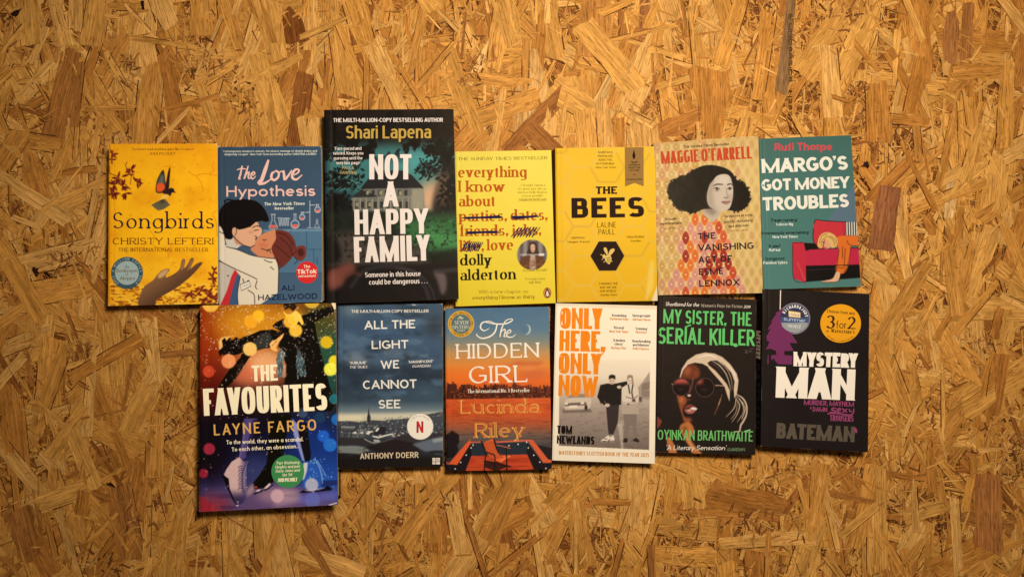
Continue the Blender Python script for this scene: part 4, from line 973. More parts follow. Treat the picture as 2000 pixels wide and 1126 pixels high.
B.text('title_lettering', 'THE', 998, 348, 1145, 347, 52, SLAB, c); B.text('title_lettering', 'BEES', 832, 513, 1330, 506, 138, font(.3, .19, sq=3, sb=.16, serif=.05), c)
B.text('author_lettering', 'LALINE', 1008, 578, 1137, 577, 37, GEOL, c); B.text('author_lettering', 'PAULL', 1017, 626, 1130, 625, 37, GEOL, c)
B.text('small_lettering', '‘GRIPPING’', 826, 656, 925, 655, 14, HUM, c); B.text('small_lettering', 'Margaret Atwood', 805, 683, 953, 681, 14, HUM, c); B.text('small_lettering', '‘FRIGHTENING’', 1210, 650, 1333, 648, 14, HUM, c); B.text('small_lettering', 'Guardian', 1235, 676, 1308, 675, 14, HUMI, c)
for t, x0, x1, y in (('‘CHANGES THE', 1018, 1148, 970), ('WAY WE SEE', 1025, 1141, 996), ('OUR WORLD’', 1025, 1140, 1021)): B.text('small_lettering', t, x0, y, x1, y - 1, 15, HUM, c)
B.text('small_lettering', 'Sunday Times', 1028, 1047, 1143, 1046, 15, HUMI, c)
B.shape('bee_emblem', [(961, 773), (1018, 673), (1137, 673), (1194, 772), (1137, 873), (1022, 874)], c, 0)
be = (234, 188, 96)
B.shape('bee_emblem', [(1062, 780), (1085, 762), (1102, 775), (1105, 800), (1092, 828), (1078, 822), (1064, 806)], be, .05, True); B.shape('bee_emblem', [(1060, 714), (1072, 720), (1080, 750), (1076, 766), (1060, 745), (1052, 722)], be, .05, True); B.shape('bee_emblem', [(1084, 764), (1096, 732), (1116, 722), (1128, 730), (1112, 756), (1094, 770)], be, .06, True); B.shape('bee_emblem', [(1046, 768), (1058, 762), (1066, 776), (1056, 790), (1046, 784)], be, .06, True)
for P in ([(1030, 762), (1046, 770)], [(1046, 790), (1040, 800)], [(1100, 800), (1112, 812)], [(1060, 805), (1052, 818)]): B.stroke('bee_emblem', P, 4, be, .07)
for P in ([(1070, 790), (1100, 782)], [(1072, 803), (1102, 796)], [(1076, 814), (1098, 810)]): B.stroke('bee_emblem', P, 4, c, .1)
rb = (158, 112, 56)
B.shape('prize_ribbon', [(1197, 27), (1327, 26), (1327, 296), (1264, 272), (1199, 297)], rb, 0)
B.shape('prize_ribbon', [(1260, 42), (1271, 84), (1266, 106), (1254, 106), (1249, 84)], (38, 24, 16), .05); B.stroke('prize_ribbon', [(1240, 126), (1260, 132), (1284, 124)], 7, (70, 46, 26), .05)
for t, x0, x1, y in (('WOMEN’S', 1226, 1302, 154), ('PRIZE FOR', 1222, 1303, 173), ('FICTION', 1230, 1296, 192), ('SHORTLISTED', 1208, 1318, 254)): B.text('prize_ribbon', t, x0, y, x1, y, 12, HUMB, (60, 34, 20), .05)
B.stroke('prize_ribbon', [(1253, 215), (1272, 215)], 4, (60, 34, 20), .05)
B.finish()

# ---- 6
B = Book('portrait_paperback', 'cream patterned paperback with a pale woman in black curly hair', 'book', [(1276.6, 279.6), (1481, 264.8), (1490.2, 571.8), (1286, 576)], 22, R4, (214, 176, 110), page_c=(236, 208, 160), edge_c=(244, 214, 160))
a = B.art; a.fill((232, 192, 120)); r = rr(6); X, Y = a.coords()
a.mix(smooth(X, 560, 720) * .4, (226, 178, 92)); dress = [(300, 560), (345, 535), (430, 570), (470, 640), (520, 760), (565, 880), (600, 1075), (150, 1075), (165, 900), (195, 760), (225, 630)]
dm = a.region(dress, 6)
def ogee(x, y, w, h, c, al=1.): a.poly([(x + w * math.sin(t) * (1 - .25 * abs(math.cos(t))), y - h * (math.cos(t) if abs(math.cos(t)) < .9 else math.copysign(.9 + (abs(math.cos(t)) - .9) * 1.6, math.cos(t)))) for t in [k * math.pi / 12 for k in range(24)]], c, al, 1.2)
for i in range(-1, 13):
    for j in range(0, 20):
        x, y = 16 + 62 * i + (31 if j % 2 else 0), 40 + 60 * j
        yy = y - (x - 350) * .035; px, py = a.pt([(x, yy)])[0]; inn = 0 <= int(py) < a.h and 0 <= int(px) < a.w and dm[int(py), int(px)] > .5
        if inn: c = r.choice([(216, 88, 46), (226, 104, 40), (204, 72, 40), (226, 126, 86), (214, 136, 112), (166, 44, 30), (228, 112, 40), (220, 142, 112)])
        else: c = r.choice([(206, 156, 82), (210, 160, 88), (200, 144, 78), (214, 168, 96), (204, 148, 70), (206, 140, 86)])
        far = .85 - .55 * min(max((x - 470) / 160, 0), 1); ogee(x, yy, 25, 43, c, .97 if inn else far); ogee(x, yy, 14, 24, tuple(int(k * .92) for k in c), .5); a.ell(x, yy, 5, 5, (246, 216, 164), .95 if inn else far, 1)
a.mix(smooth(-Y, -330, -60) * .25, (196, 150, 84))
sk = (206, 180, 148); hk = (22, 15, 13)
a.poly([(345, 520), (400, 480), (462, 520), (455, 560), (432, 585), (412, 604), (372, 572), (345, 545)], (196, 170, 138), 1, 1.5)
hair = [(245, 290), (285, 258), (335, 234), (392, 226), (450, 233), (505, 252), (545, 285), (562, 332), (600, 336), (638, 376), (652, 428), (636, 482), (600, 516), (556, 530), (515, 522), (360, 515), (320, 528), (270, 542), (228, 524), (186, 512), (148, 470), (124, 420), (120, 366), (150, 333), (195, 300)]
a.poly(hair, hk, 1, 1.5, True)
for k in range(150):
    p = catmull(hair, True, 8); q = p[r.randrange(len(p))]
    if q[0] < 300 or q[0] > 545: a.ell(q[0] + r.uniform(-7, 7), q[1] + r.uniform(-7, 7), r.uniform(6, 14), r.uniform(4, 9), hk, .8, 2, r.uniform(0, 180))
a.poly([(388, 360), (410, 330), (440, 296), (488, 285), (522, 300), (538, 345), (545, 395), (540, 448), (526, 500), (500, 524), (455, 530), (405, 512), (378, 478), (372, 425)], sk, 1, 1.2, True)
a.poly([(376, 400), (410, 400), (420, 500), (460, 530), (400, 510), (376, 470)], (150, 126, 100), .6, 14); a.poly([(345, 520), (400, 505), (440, 535), (410, 560)], (120, 98, 78), .6, 10); a.ell(478, 330, 40, 26, (222, 198, 168), .7, 14); a.ell(520, 440, 22, 26, (184, 156, 126), .6, 9); a.poly([(392, 345), (420, 320), (405, 400), (385, 420)], (130, 106, 84), .5, 9)
for P, w_ in (([(412, 364), (440, 352), (480, 354)], [3, 8, 5]), ([(505, 356), (525, 350), (542, 358)], [7, 7, 3]), ([(414, 382), (436, 374), (458, 384)], [3, 6, 3]), ([(505, 382), (522, 374), (538, 380)], [3, 6, 3])): a.line(P, w_, (36, 24, 20), .95, .8)
a.ell(438, 385, 9, 8, (66, 52, 44), .9, 1.5); a.ell(522, 382, 9, 8, (66, 52, 44), .9, 1.5); a.line([(420, 396), (440, 399), (458, 392)], 3, (120, 96, 78), .8, 1)
a.line([(500, 380), (504, 415), (512, 432), (494, 440)], 4, (134, 108, 86), .8, 1.5); a.line([(482, 436), (495, 443), (514, 438)], 5, (110, 84, 66), .8, 1.5)
a.poly([(466, 468), (490, 460), (500, 463), (520, 460), (526, 466), (510, 482), (488, 484)], (166, 118, 98), .95, 1.5, True); a.line([(466, 469), (495, 470), (526, 466)], 3.5, (90, 56, 46), .9, .8)
rd = (200, 72, 40); nv = (28, 26, 44)
B.text('small_lettering', 'The Sunday Times Bestseller', 218, 115, 520, 96, 17, font(.19, .16, xh=.74, sb=.1), (30, 22, 16)); B.text('author_lettering', 'MAGGIE O’FARRELL', 73, 219, 668, 183, 81, font(.21, .12, sq=3, sb=.09), rd)
for t, x0, x1, y0, y1 in (('‘Actually', 92, 175, 589, 585), ('unputdownable’', 62, 212, 619, 612), ('‘Seductive in style,', 485, 675, 571, 560), ('prickly, disturbing', 487, 672, 607, 596), ('and delicious’', 513, 650, 636, 628)): B.text('small_lettering', t, x0, y0, x1, y1, 17, font(.19, .16, xh=.72, sb=.12), (44, 32, 20))
B.text('small_lettering', 'ALI SMITH', 95, 649, 174, 645, 12, HUM, (90, 62, 34)); B.text('small_lettering', 'OLIVIA LAING', 523, 664, 640, 657, 12, HUM, (120, 80, 40))
for t, x0, x1, y0, y1, h in (('THE', 313, 428, 714, 708, 41), ('VANISHING', 315, 680, 790, 776, 44), ('ACT OF', 317, 537, 869, 861, 44), ('ESME', 320, 480, 947, 940, 42), ('LENNOX', 322, 585, 1024, 1015, 42)): B.text('title_lettering', t, x0, y0, x1, y1, h, font(.205, .185, sb=.16), nv)
B.finish()

# ---- 7
B = Book('sofa_paperback', 'teal paperback with a blonde figure slumped over a red sofa', 'book', [(1481.8, 270.8), (1662, 264.1), (1681.5, 558.9), (1492, 565)], 20, R4, (60, 106, 96), page_c=(234, 204, 156), edge_c=(190, 170, 130))
a = B.art; a.vgrad([(30, (66, 98, 84)), (400, (72, 110, 96)), (1040, (80, 120, 104))]); blk = (20, 14, 14)
a.poly([(1345, 345), (1365, 610), (1165, 590), (1215, 515)], (92, 108, 116), .9, 2)
a.poly([(1085, 585), (1120, 590), (1150, 596), (1290, 600), (1290, 760), (1100, 775), (1072, 740), (1068, 650), (1076, 610)], (200, 48, 54), 1, 1)
a.line([(1076, 612), (1086, 584), (1130, 590), (1290, 600)], 5, blk, .9); a.line([(1072, 640), (1068, 700), (1078, 745)], 5, blk, .9); a.line([(1270, 610), (1275, 690)], 3, (130, 26, 34), .8)
a.poly([(1005, 735), (1085, 740), (1110, 775), (1370, 765), (1380, 965), (1025, 992)], blk, 1, .8); a.poly([(1018, 790), (1050, 780), (1375, 770), (1380, 880), (1020, 888)], (192, 38, 62), 1, 1)
a.poly([(930, 738), (950, 730), (1008, 732), (1022, 800), (1022, 998), (940, 970)], (196, 42, 56), 1, 1); a.line([(930, 738), (1006, 734)], 4, blk, .8); a.line([(935, 750), (942, 968), (1020, 996)], 4, blk, .8); a.line([(965, 860), (1015, 985)], 4, (220, 120, 90), .7)
a.poly([(1284, 600), (1360, 600), (1364, 690), (1286, 690)], (20, 16, 16))
for k in range(5): a.poly([(1287 + 16 * k, 600), (1295 + 16 * k, 600), (1297 + 16 * k, 688), (1289 + 16 * k, 688)], (238, 220, 190), 1, .6)
a.poly([(1225, 702), (1300, 690), (1368, 695), (1372, 755), (1318, 760), (1305, 870), (1272, 935), (1225, 928), (1218, 895), (1238, 790)], (222, 106, 36), 1, 1, True)
for P in ([(1240, 780), (1225, 890), (1222, 925)], [(1318, 760), (1300, 870), (1270, 932)], [(1290, 720), (1310, 750), (1368, 758)], [(1262, 760), (1262, 840)], [(1280, 770), (1272, 900)], [(1230, 896), (1270, 905)]): a.line(P, 4, (60, 24, 14), .85, .6)
a.poly([(1140, 755), (1150, 715), (1175, 705), (1195, 735), (1180, 768), (1150, 775)], (216, 152, 108), 1, 1, True)
a.poly([(1100, 760), (1104, 712), (1125, 678), (1165, 666), (1210, 686), (1232, 728), (1222, 760), (1190, 768), (1176, 735), (1150, 712), (1135, 735), (1128, 768)], (222, 172, 92), 1, 1, True)
for P in ([(1110, 740), (1128, 690), (1165, 674)], [(1150, 690), (1195, 710), (1215, 755)], [(1120, 760), (1130, 720), (1152, 700)], [(1180, 690), (1215, 715), (1228, 745)]): a.line(P, 4, (120, 74, 34), .8, .6)
a.line([(1130, 728), (1146, 738)], 4, blk, .8); a.line([(1140, 765), (1160, 770)], 5, (150, 50, 40), .8)
a.poly([(1222, 925), (1246, 936), (1240, 970), (1222, 990), (1160, 996), (1125, 993), (1135, 985), (1185, 975), (1205, 960)], (226, 166, 122), 1, 1, True); a.line([(1125, 994), (1225, 992), (1244, 965)], 4, (60, 34, 24), .8, .6)
a.line([(1020, 888), (1378, 880)], 5, blk); a.line([(1030, 915), (1230, 905)], 3, (90, 60, 60), .7); a.line([(1015, 985), (1150, 982)], 4, blk, .8)
cr = (238, 222, 190)
B.text('author_lettering', 'Rufi Thorpe', 815, 131, 1195, 128, 48, font(.25, .22, sq=2.6, sb=.1, xh=.72, wob=.04, asc=1.0), (206, 74, 74))
for t, x0, x1, y0, y1, h in (('MARGO’S', 733, 1298, 279, 257, 92), ('GOT MONEY', 732, 1306, 396, 376, 76), ('TROUBLES', 740, 1305, 526, 502, 88)): B.text('title_lettering', t, x0, y0, x1, y1, h, font(.255, .21, sb=.07), cr)
for i, (t, x0, x1, y0) in enumerate((('‘Page-turning’', 790, 968, 598), ('Celeste Ng', 827, 937, 624), ('‘Enormously entertaining’', 728, 1045, 683), ('New York Times', 803, 968, 706), ('‘A gas!’', 770, 858, 767), ('RuPaul', 780, 853, 792), ('‘Gorgeous’', 750, 888, 850), ('Pandora Sykes', 743, 900, 876))): B.text('small_lettering', t, x0, y0, x1, y0 - (x1 - x0) * .02, 20 if i % 2 == 0 else 18, font(.21, .18, sb=.1, xh=.74), (20, 20, 18) if i % 2 == 0 else (222, 214, 190))
B.finish()

# ---- 8
B = Book('skating_hardback', 'large hardback with ice skaters and glowing light spots in a torn jacket', 'book', [(390.4, 596.4), (655.6, 591.3), (659.5, 985), (388.2, 999)], 31, R5, (34, 20, 18), 'hard', page_c=(190, 158, 120), bulge=1.5, edge_c=(140, 112, 100), inset=4.5)
a = B.art; r = rr(8); X, Y = a.coords()
a.vgrad([(30, (132, 74, 22)), (200, (150, 86, 26)), (330, (128, 66, 34)), (470, (64, 34, 30)), (640, (26, 20, 28)), (820, (30, 32, 60)), (980, (66, 56, 92)), (1100, (74, 48, 74))])
a.ell(60, 250, 130, 240, (150, 44, 18), .8, 70); a.ell(300, 140, 190, 110, (214, 140, 34), .85, 50); a.ell(350, 350, 120, 90, (222, 132, 84), .9, 40); a.ell(90, 470, 90, 120, (90, 22, 16), .7, 50); a.ell(680, 330, 90, 260, (34, 76, 62), .9, 50); a.ell(650, 110, 100, 90, (70, 66, 30), .8, 40)
a.ell(620, 760, 150, 170, (30, 54, 110), .9, 60); a.ell(690, 950, 110, 130, (36, 78, 150), .8, 50); a.ell(90, 800, 110, 150, (26, 14, 20), .9, 50); a.poly([(36, 1000), (420, 960), (745, 990), (745, 1110), (36, 1110)], (108, 82, 112), .75, 26); a.ell(440, 1010, 110, 40, (176, 130, 132), .7, 22); a.ell(110, 1060, 90, 50, (140, 52, 62), .8, 22); a.ell(330, 880, 90, 70, (70, 76, 116), .6, 34)
n = a.noise(60, 9, 3, 2.5, .5); a.mix(smooth(n, .5, .75) * smooth(Y, 960, 1010) * .4, (52, 36, 66))
a.sheet(388, 590, 3.905); dk = (24, 16, 14)
a.ell(520, 470, 130, 90, (232, 170, 110), .7, 30); a.ell(360, 560, 110, 70, (214, 110, 74), .7, 30); a.ell(700, 120, 120, 60, (220, 150, 40), .6, 24)
a.poly([(150, 300), (172, 268), (210, 262), (300, 250), (400, 236), (470, 205), (400, 230), (250, 262), (190, 300), (165, 400)], (244, 196, 110), .85, 6)
a.poly([(562, 182), (590, 152), (660, 118), (760, 108), (830, 88), (900, 60), (1045, 22), (1045, 70), (886, 150), (902, 262), (946, 432), (1000, 640), (1045, 770), (1010, 830), (640, 830), (652, 640), (668, 480), (640, 400), (606, 330), (650, 240), (600, 205)], dk, 1, 1.5)
a.poly([(176, 290), (200, 268), (212, 296), (236, 268), (262, 288), (284, 262), (310, 282), (345, 262), (400, 246), (470, 214), (560, 206), (646, 232), (620, 300), (560, 346), (500, 350), (446, 366), (384, 424), (336, 500), (272, 592), (196, 664), (148, 652), (176, 600), (240, 500), (318, 420), (330, 384), (290, 400), (236, 404), (222, 388), (200, 414), (182, 392), (160, 412), (150, 372), (186, 340)], (27, 17, 13), 1, 1.2)
a.poly([(420, 292), (470, 240), (545, 226), (560, 280), (540, 336), (480, 352), (440, 362), (412, 350)], (62, 62, 56), .85, 6); a.poly([(300, 480), (330, 450), (350, 470), (300, 560), (270, 590)], (70, 50, 40), .6, 5)
a.poly([(540, 318), (556, 296), (588, 284), (620, 258), (652, 232), (640, 268), (606, 312), (590, 344), (606, 372), (576, 374), (548, 352)], (232, 168, 92), 1, 1.5); a.line([(560, 330), (600, 290)], 5, (110, 60, 30), .8, 1)
a.poly([(612, 8), (640, 62), (672, 92), (700, 90), (742, 62), (780, 96), (802, 160), (788, 176), (764, 142), (740, 176), (696, 158), (652, 84)], (240, 186, 76), 1, 1.5); a.poly([(640, -5), (745, -5), (742, 50), (716, 66), (690, 40), (660, 60)], (40, 24, 16), .95, 2)
a.poly([(592, 440), (602, 386), (632, 358), (662, 384), (642, 460), (640, 572), (600, 572)], (92, 100, 96), .95, 2.5); a.poly([(752, 356), (780, 380), (804, 450), (824, 556), (776, 566), (742, 500), (748, 420)], (72, 86, 86), .95, 2.5); a.poly([(646, 480), (664, 470), (668, 570), (640, 572)], (206, 150, 110), .7, 3)
for i in range(44):
    x, y = (r.uniform(596, 650), r.uniform(380, 560)) if i % 2 else (r.uniform(750, 815), r.uniform(380, 555)); a.line([(x, y), (x + r.uniform(-10, 10), y + r.uniform(10, 40))], 6, r.choice([(150, 160, 152), (30, 32, 32), (190, 196, 180)]), .6, 1.5)
a.sheet(388, 840, 5.124)
a.poly([(455, -120), (590, -120), (560, 0), (524, 110), (480, 262), (440, 292), (404, 268), (440, 110)], (84, 70, 112), 1, 4); a.line([(470, -60), (440, 120), (412, 262)], 14, (140, 112, 150), .7, 6); a.poly([(540, -100), (590, -120), (530, 110), (490, 260), (470, 250)], (36, 26, 48), .8, 6)
a.poly([(730, -160), (930, -160), (880, 0), (870, 120), (842, 232), (762, 402), (744, 520), (650, 576), (556, 584), (548, 520), (610, 442), (680, 330), (700, 150)], (17, 11, 11), 1, 2.5)
a.poly([(935, -120), (990, -60), (1040, 180), (1064, 312), (1036, 300), (988, 150), (950, 40)], (142, 140, 186), .95, 3); a.poly([(985, -60), (1080, -80), (1094, 20), (1124, 240), (1112, 312), (1062, 306), (1016, 120)], (24, 18, 24), 1, 3)
boot = [(405, 264), (440, 300), (500, 312), (478, 350), (477, 450), (478, 600), (470, 690), (430, 742), (392, 736), (350, 680), (312, 590), (302, 482), (276, 470), (254, 440), (276, 390), (330, 312)]
a.poly(boot, (206, 164, 152), 1, 1.2); m = a.region(boot, 2, False); X, Y = a.coords(); a.mix(m * smooth(Y, 560, 690) * .92, (52, 42, 70)); a.mix(m * smooth(X, 400, 470) * .75, (70, 62, 104))
for k in range(11): a.line([(392 + (k % 2) * 6, 368 + 22 * k), (424, 352 + 22 * k), (440, 366 + 22 * k)], 7, (40, 30, 50), .9, 1.2)
a.line([(470, 340), (440, 420), (436, 520), (446, 620)], 7, (40, 34, 62), .9, 1.5); a.line([(474, 350), (460, 450), (462, 590)], 5, (156, 150, 186), .8, 1.5); a.line([(440, 300), (500, 330), (512, 316)], 6, (40, 34, 50), .9, 1.5)
a.line([(226, 424), (258, 480), (300, 580), (348, 690), (392, 756)], [9, 22, 20, 16, 9], (17, 11, 14), 1, 1.2); a.poly([(252, 448), (298, 478), (304, 545), (270, 510)], (17, 11, 14), 1, 1.2); a.ell(386, 750, 12, 7, (230, 196, 190), .95, 1.5); a.ell(392, 716, 8, 12, (190, 160, 170), .7, 3)
a.poly([(480, 600), (520, 545), (550, 530), (560, 600), (520, 640), (482, 660)], (206, 160, 140), .6, 14)
a.poly([(570, 604), (600, 588), (626, 592), (590, 612)], (226, 186, 176), .95, 1.2); a.poly([(650, 580), (700, 530), (718, 522), (716, 548), (680, 578)], (220, 184, 180), .95, 1.2); a.line([(550, 636), (610, 612), (680, 588), (748, 540)], [12, 12, 12, 8], (15, 10, 13), 1, 1.2); a.ell(574, 566, 14, 9, (220, 84, 50), .9, 3)
boot = [(1048, 322), (1120, 300), (1160, 278), (1204, 312), (1246, 386), (1290, 452), (1395, 482), (1395, 545), (1290, 560), (1090, 584), (1036, 572), (1046, 450)]
a.poly(boot, (46, 84, 152), 1, 2); a.poly([(1048, 322), (1092, 320), (1084, 400), (1058, 480), (1040, 500)], (206, 192, 200), .95, 5); a.poly([(1230, 500), (1395, 490), (1395, 545), (1230, 564)], (34, 40, 80), .8, 6); m = a.region(boot, 2, False)
for k in range(30): a.ell(r.uniform(1110, 1260), r.uniform(270, 500), r.uniform(3, 6), r.uniform(3, 6), (170, 200, 236), .8, 1)
a.line([(1160, 284), (1196, 340), (1226, 430), (1240, 520)], 7, (160, 186, 226), .85, 1.5); a.line([(1186, 296), (1240, 390), (1276, 460)], 6, (130, 160, 210), .85, 1.5)
a.poly([(1004, 612), (1040, 600), (1080, 580), (1130, 596), (1262, 580), (1276, 554), (1300, 556), (1336, 580), (1330, 600), (1180, 616), (1020, 626)], (15, 12, 20), 1, 1.2); a.poly([(1050, 590), (1262, 572), (1200, 596), (1080, 608)], (190, 176, 190), .6, 3)
a.poly([(740, 590), (1010, 600), (1040, 700), (760, 770)], (196, 160, 158), .45, 24); a.poly([(1000, 640), (1390, 590), (1390, 690), (1000, 740)], (100, 100, 164), .6, 20)
a.sheet(*R5); X, Y = a.coords()
for (x, y, q, c, al) in ((95, 35, 42, (238, 176, 66), .95), (340, 95, 30, (240, 180, 40), .85), (300, 125, 34, (236, 160, 40), .85), (296, 265, 36, (246, 190, 100), .95), (187, 327, 37, (240, 150, 90), .9), (85, 380, 30, (206, 76, 44), .9), (500, 125, 33, (246, 176, 50), .9), (530, 170, 34, (248, 186, 60), .9), (613, 15, 42, (226, 176, 60), .8), (688, 230, 32, (222, 172, 30), .9), (727, 325, 28, (236, 200, 40), .9), (708, 368, 34, (230, 216, 70), .95), (726, 520, 26, (40, 120, 120), .8), (742, 625, 30, (36, 110, 170), .85), (655, 615, 28, (40, 70, 90), .6), (566, 590, 26, (90, 110, 120), .5),
                         (672, 710, 30, (40, 100, 190), .85), (706, 755, 34, (44, 110, 206), .9), (88, 775, 30, (172, 50, 66), .9), (58, 900, 24, (160, 40, 56), .9), (80, 1085, 38, (156, 44, 52), .9), (45, 1050, 34, (150, 44, 50), .8), (436, 1015, 34, (206, 160, 160), .85), (612, 958, 34, (186, 174, 200), .85), (616, 1035, 40, (110, 116, 176), .5), (120, 1085, 30, (170, 60, 60), .5)):
    a.ell(x, y, q, q, c, al, 2.5)
for i in range(760):
    x = r.uniform(40, 738); y = r.uniform(36, 1000) if i > 520 else abs(r.gauss(60, 170)) + 36; q = r.uniform(1.3, 3.6); a.ell(x, y, q, q * r.uniform(.6, 1.2), r.choice([(246, 206, 150), (230, 180, 120), (206, 190, 180), (240, 220, 190)]), r.uniform(.3, .95), .7)
a.poly([(712, 28), (740, 22), (738, 60), (728, 66)], (232, 200, 160), .95, 1); a.line([(700, 1062), (742, 1050)], 6, (214, 190, 170), .9, 1)
a.a[:] = np.clip((a.a - .045) * 1.06, 0, 1)
c = (240, 216, 188)
B.text('title_lettering', 'THE', 308, 431, 440, 425, 82, GOTH, c); B.text('title_lettering', 'FAVOURITES', 62, 606, 693, 577, 138, font(.2, .14, sq=2.7, sb=.08), c)
B.text('author_lettering', 'LAYNE FARGO', 113, 706, 636, 679, 56, font(.155, .13, sq=2.4, sb=.3), (214, 156, 72))
B.text('small_lettering', 'To the world, they were a scandal.', 177, 752, 570, 735, 21, font(.15, .14, sb=.13, xh=.68, geo=True), c); B.text('small_lettering', 'To each other, an obsession...', 204, 788, 548, 770, 21, font(.15, .14, sb=.13, xh=.68, geo=True), c)
B.disc('badge', 490, 890, 84, (58, 124, 66)); 
for t, x0, x1, y in (('‘Part Wuthering', 430, 548, 855), ('Heights and part', 426, 552, 875), ('Daisy Jones and', 428, 550, 895), ('the Six’', 462, 516, 916)): B.text('badge', t, x0, y, x1, y - 5, 15, HUMI, c, .06)
B.text('badge', 'JODI PICOULT', 438, 944, 539, 940, 19, font(.2, .16, sq=2.6, sb=.08), c, .06)
B.finish()

# ---- 9
B = Book('stormy_sky_paperback', 'slate blue paperback with storm clouds over a walled seaside town', 'book', [(659.4, 594.6), (864.3, 592.5), (865, 910.6), (659.5, 915.2)], 19, R6, (40, 50, 58), page_c=(226, 192, 140), edge_c=(214, 186, 146))
a = B.art; r = rr(9); X, Y = a.coords()
a.vgrad([(40, (58, 74, 84)), (200, (58, 76, 92)), (420, (62, 80, 94)), (560, (48, 60, 70)), (650, (56, 70, 78)), (715, (112, 120, 116)), (745, (158, 158, 140)), (775, (118, 118, 108)), (830, (52, 54, 54)), (950, (44, 46, 48)), (1090, (24, 20, 18))])
n = a.noise(170, 21, 5, 1.5, .8); n2 = a.noise(90, 22, 4, 1.8, .7)
sky = smooth(-Y, -690, -600); a.mix(smooth(n, .5, .72) * sky * .75, (34, 40, 46)); a.mix(smooth(n2, .54, .74) * sky * .5, (92, 112, 126))
for (x, y, rx, ry, c, al) in ((120, 80, 60, 34, (150, 156, 148), .5), (150, 390, 70, 36, (160, 164, 160), .65), (370, 350, 60, 26, (150, 154, 150), .5), (330, 400, 120, 40, (80, 100, 116), .6), (600, 380, 90, 50, (52, 66, 84), .6), (640, 180, 60, 70, (44, 46, 48), .7), (330, 230, 90, 40, (60, 84, 104), .5), (120, 480, 90, 30, (40, 46, 52), .8), (520, 470, 120, 26, (36, 42, 48), .7), (600, 590, 110, 20, (70, 92, 96), .7), (150, 620, 160, 26, (50, 60, 66), .8)): a.ell(x, y, rx, ry, c, al, 26)
for i in range(40): q = rr(100 + i); x, y = q.gauss(360, 190), q.gauss(375, 40); a.ell(x, y, q.uniform(10, 34), q.uniform(4, 12), q.choice([(150, 160, 160), (100, 116, 128), (46, 52, 58)]), .35, 7)
a.sheet(660, 780, 6.214); X, Y = a.coords()
a.poly([(-10, 170), (700, 165), (1290, 150), (1290, 260), (-10, 270)], (216, 194, 152), .75, 16); a.poly([(-10, 196), (300, 190), (300, 262), (-10, 262)], (232, 208, 160), .6, 14)
a.poly([(-10, 262), (140, 256), (260, 272), (420, 246), (560, 256), (700, 236), (860, 226), (1000, 190), (1290, 140), (1290, 470), (-10, 470)], (62, 62, 64), .97, 3)
for i in range(620):
    y = 245 + 190 * r.random() ** 1.1; x = r.uniform(-5, 1280); s_ = (y - 160) / 150
    if y < 225 + (700 - min(x, 700)) * .04: continue
    w, h = r.uniform(7, 22) * s_, r.uniform(5, 13) * s_; a.poly([(x, y), (x + w, y - r.uniform(-2, 2)), (x + w, y + h), (x, y + h)], r.choice([(34, 32, 34), (52, 52, 56), (84, 82, 80), (128, 122, 110), (40, 40, 44), (196, 184, 156), (66, 66, 72)]), .8, .9)
for i in range(120): x = r.uniform(560, 1280); a.ell(x, 240 - (x - 560) * .1 + r.uniform(-20, 26), r.uniform(3, 9), r.uniform(2, 5), r.choice([(200, 190, 164), (70, 70, 72), (40, 40, 44)]), .8, .8)
a.poly([(40, 318), (210, 322), (210, 345), (40, 342)], (140, 132, 118), .9, 1.5)
a.poly([(372, 84), (384, 170), (398, 208), (398, 272), (354, 272), (354, 208), (364, 170)], (44, 42, 44), 1, 1.2); a.line([(386, 200), (392, 268)], 6, (96, 92, 86), .8, 1)
a.poly([(-10, 460), (312, 466), (334, 500), (430, 534), (520, 510), (700, 446), (850, 420), (900, 430), (1290, 400), (1290, 480), (1000, 520), (700, 480), (430, 590), (330, 566), (300, 545), (-10, 545)], (50, 43, 42), 1, 3); a.line([(320, 474), (420, 520), (515, 506)], 8, (198, 186, 160), .95, 1.2); a.line([(430, 540), (600, 490), (720, 450)], 5, (110, 104, 98), .8, 1.5)
for (x, y, w, h) in ((174, 402, 80, 58), (270, 402, 55, 56)): a.poly([(x, y), (x + w, y), (x + w, y + h), (x, y + h)], (104, 98, 88), 1, 1); a.poly([(x - 4, y + 2), (x + 26, y - 16), (x + w * .7, y - 10), (x + w * .6, y + 10)], (220, 208, 180), .95, 1.2); [a.poly([(x + 8 + 18 * q, y + 14), (x + 16 + 18 * q, y + 14), (x + 16 + 18 * q, y + h), (x + 8 + 18 * q, y + h)], (54, 52, 54), .9, 1) for q in range(3)]
for k in range(5): a.poly([(246 + 22 * k, 352), (258 + 22 * k, 352), (258 + 22 * k, 392), (246 + 22 * k, 392)], (140, 134, 122), .85, 1)
a.poly([(340, 412), (374, 374), (412, 384), (372, 424)], (214, 202, 172), 1, 1.2); a.poly([(438, 420), (470, 350), (540, 320), (590, 350), (580, 410), (470, 430)], (40, 34, 36), 1, 1.5); a.poly([(452, 380), (476, 344), (506, 344), (476, 386)], (220, 208, 178), 1, 1.2); a.poly([(412, 432), (490, 446), (640, 410), (660, 420), (492, 466), (430, 452)], (224, 212, 182), .95, 1.2); a.poly([(430, 480), (510, 486), (500, 508), (440, 510)], (180, 172, 152), .9, 2); a.line([(640, 290), (640, 400)], 4, (120, 116, 110), .8, 1); a.line([(702, 270), (702, 400)], 4, (130, 126, 116), .8, 1)
a.poly([(-10, 560), (200, 556), (330, 570), (388, 622), (280, 656), (-10, 640)], (124, 122, 110), .95, 6); a.poly([(340, 570), (700, 480), (920, 520), (1010, 600), (760, 660), (500, 650)], (36, 27, 25), .97, 6); a.poly([(900, 540), (1100, 480), (1290, 440), (1290, 680), (1040, 620)], (96, 100, 104), .95, 10); a.poly([(1140, 480), (1290, 452), (1290, 500), (1160, 520)], (160, 156, 140), .7, 8)
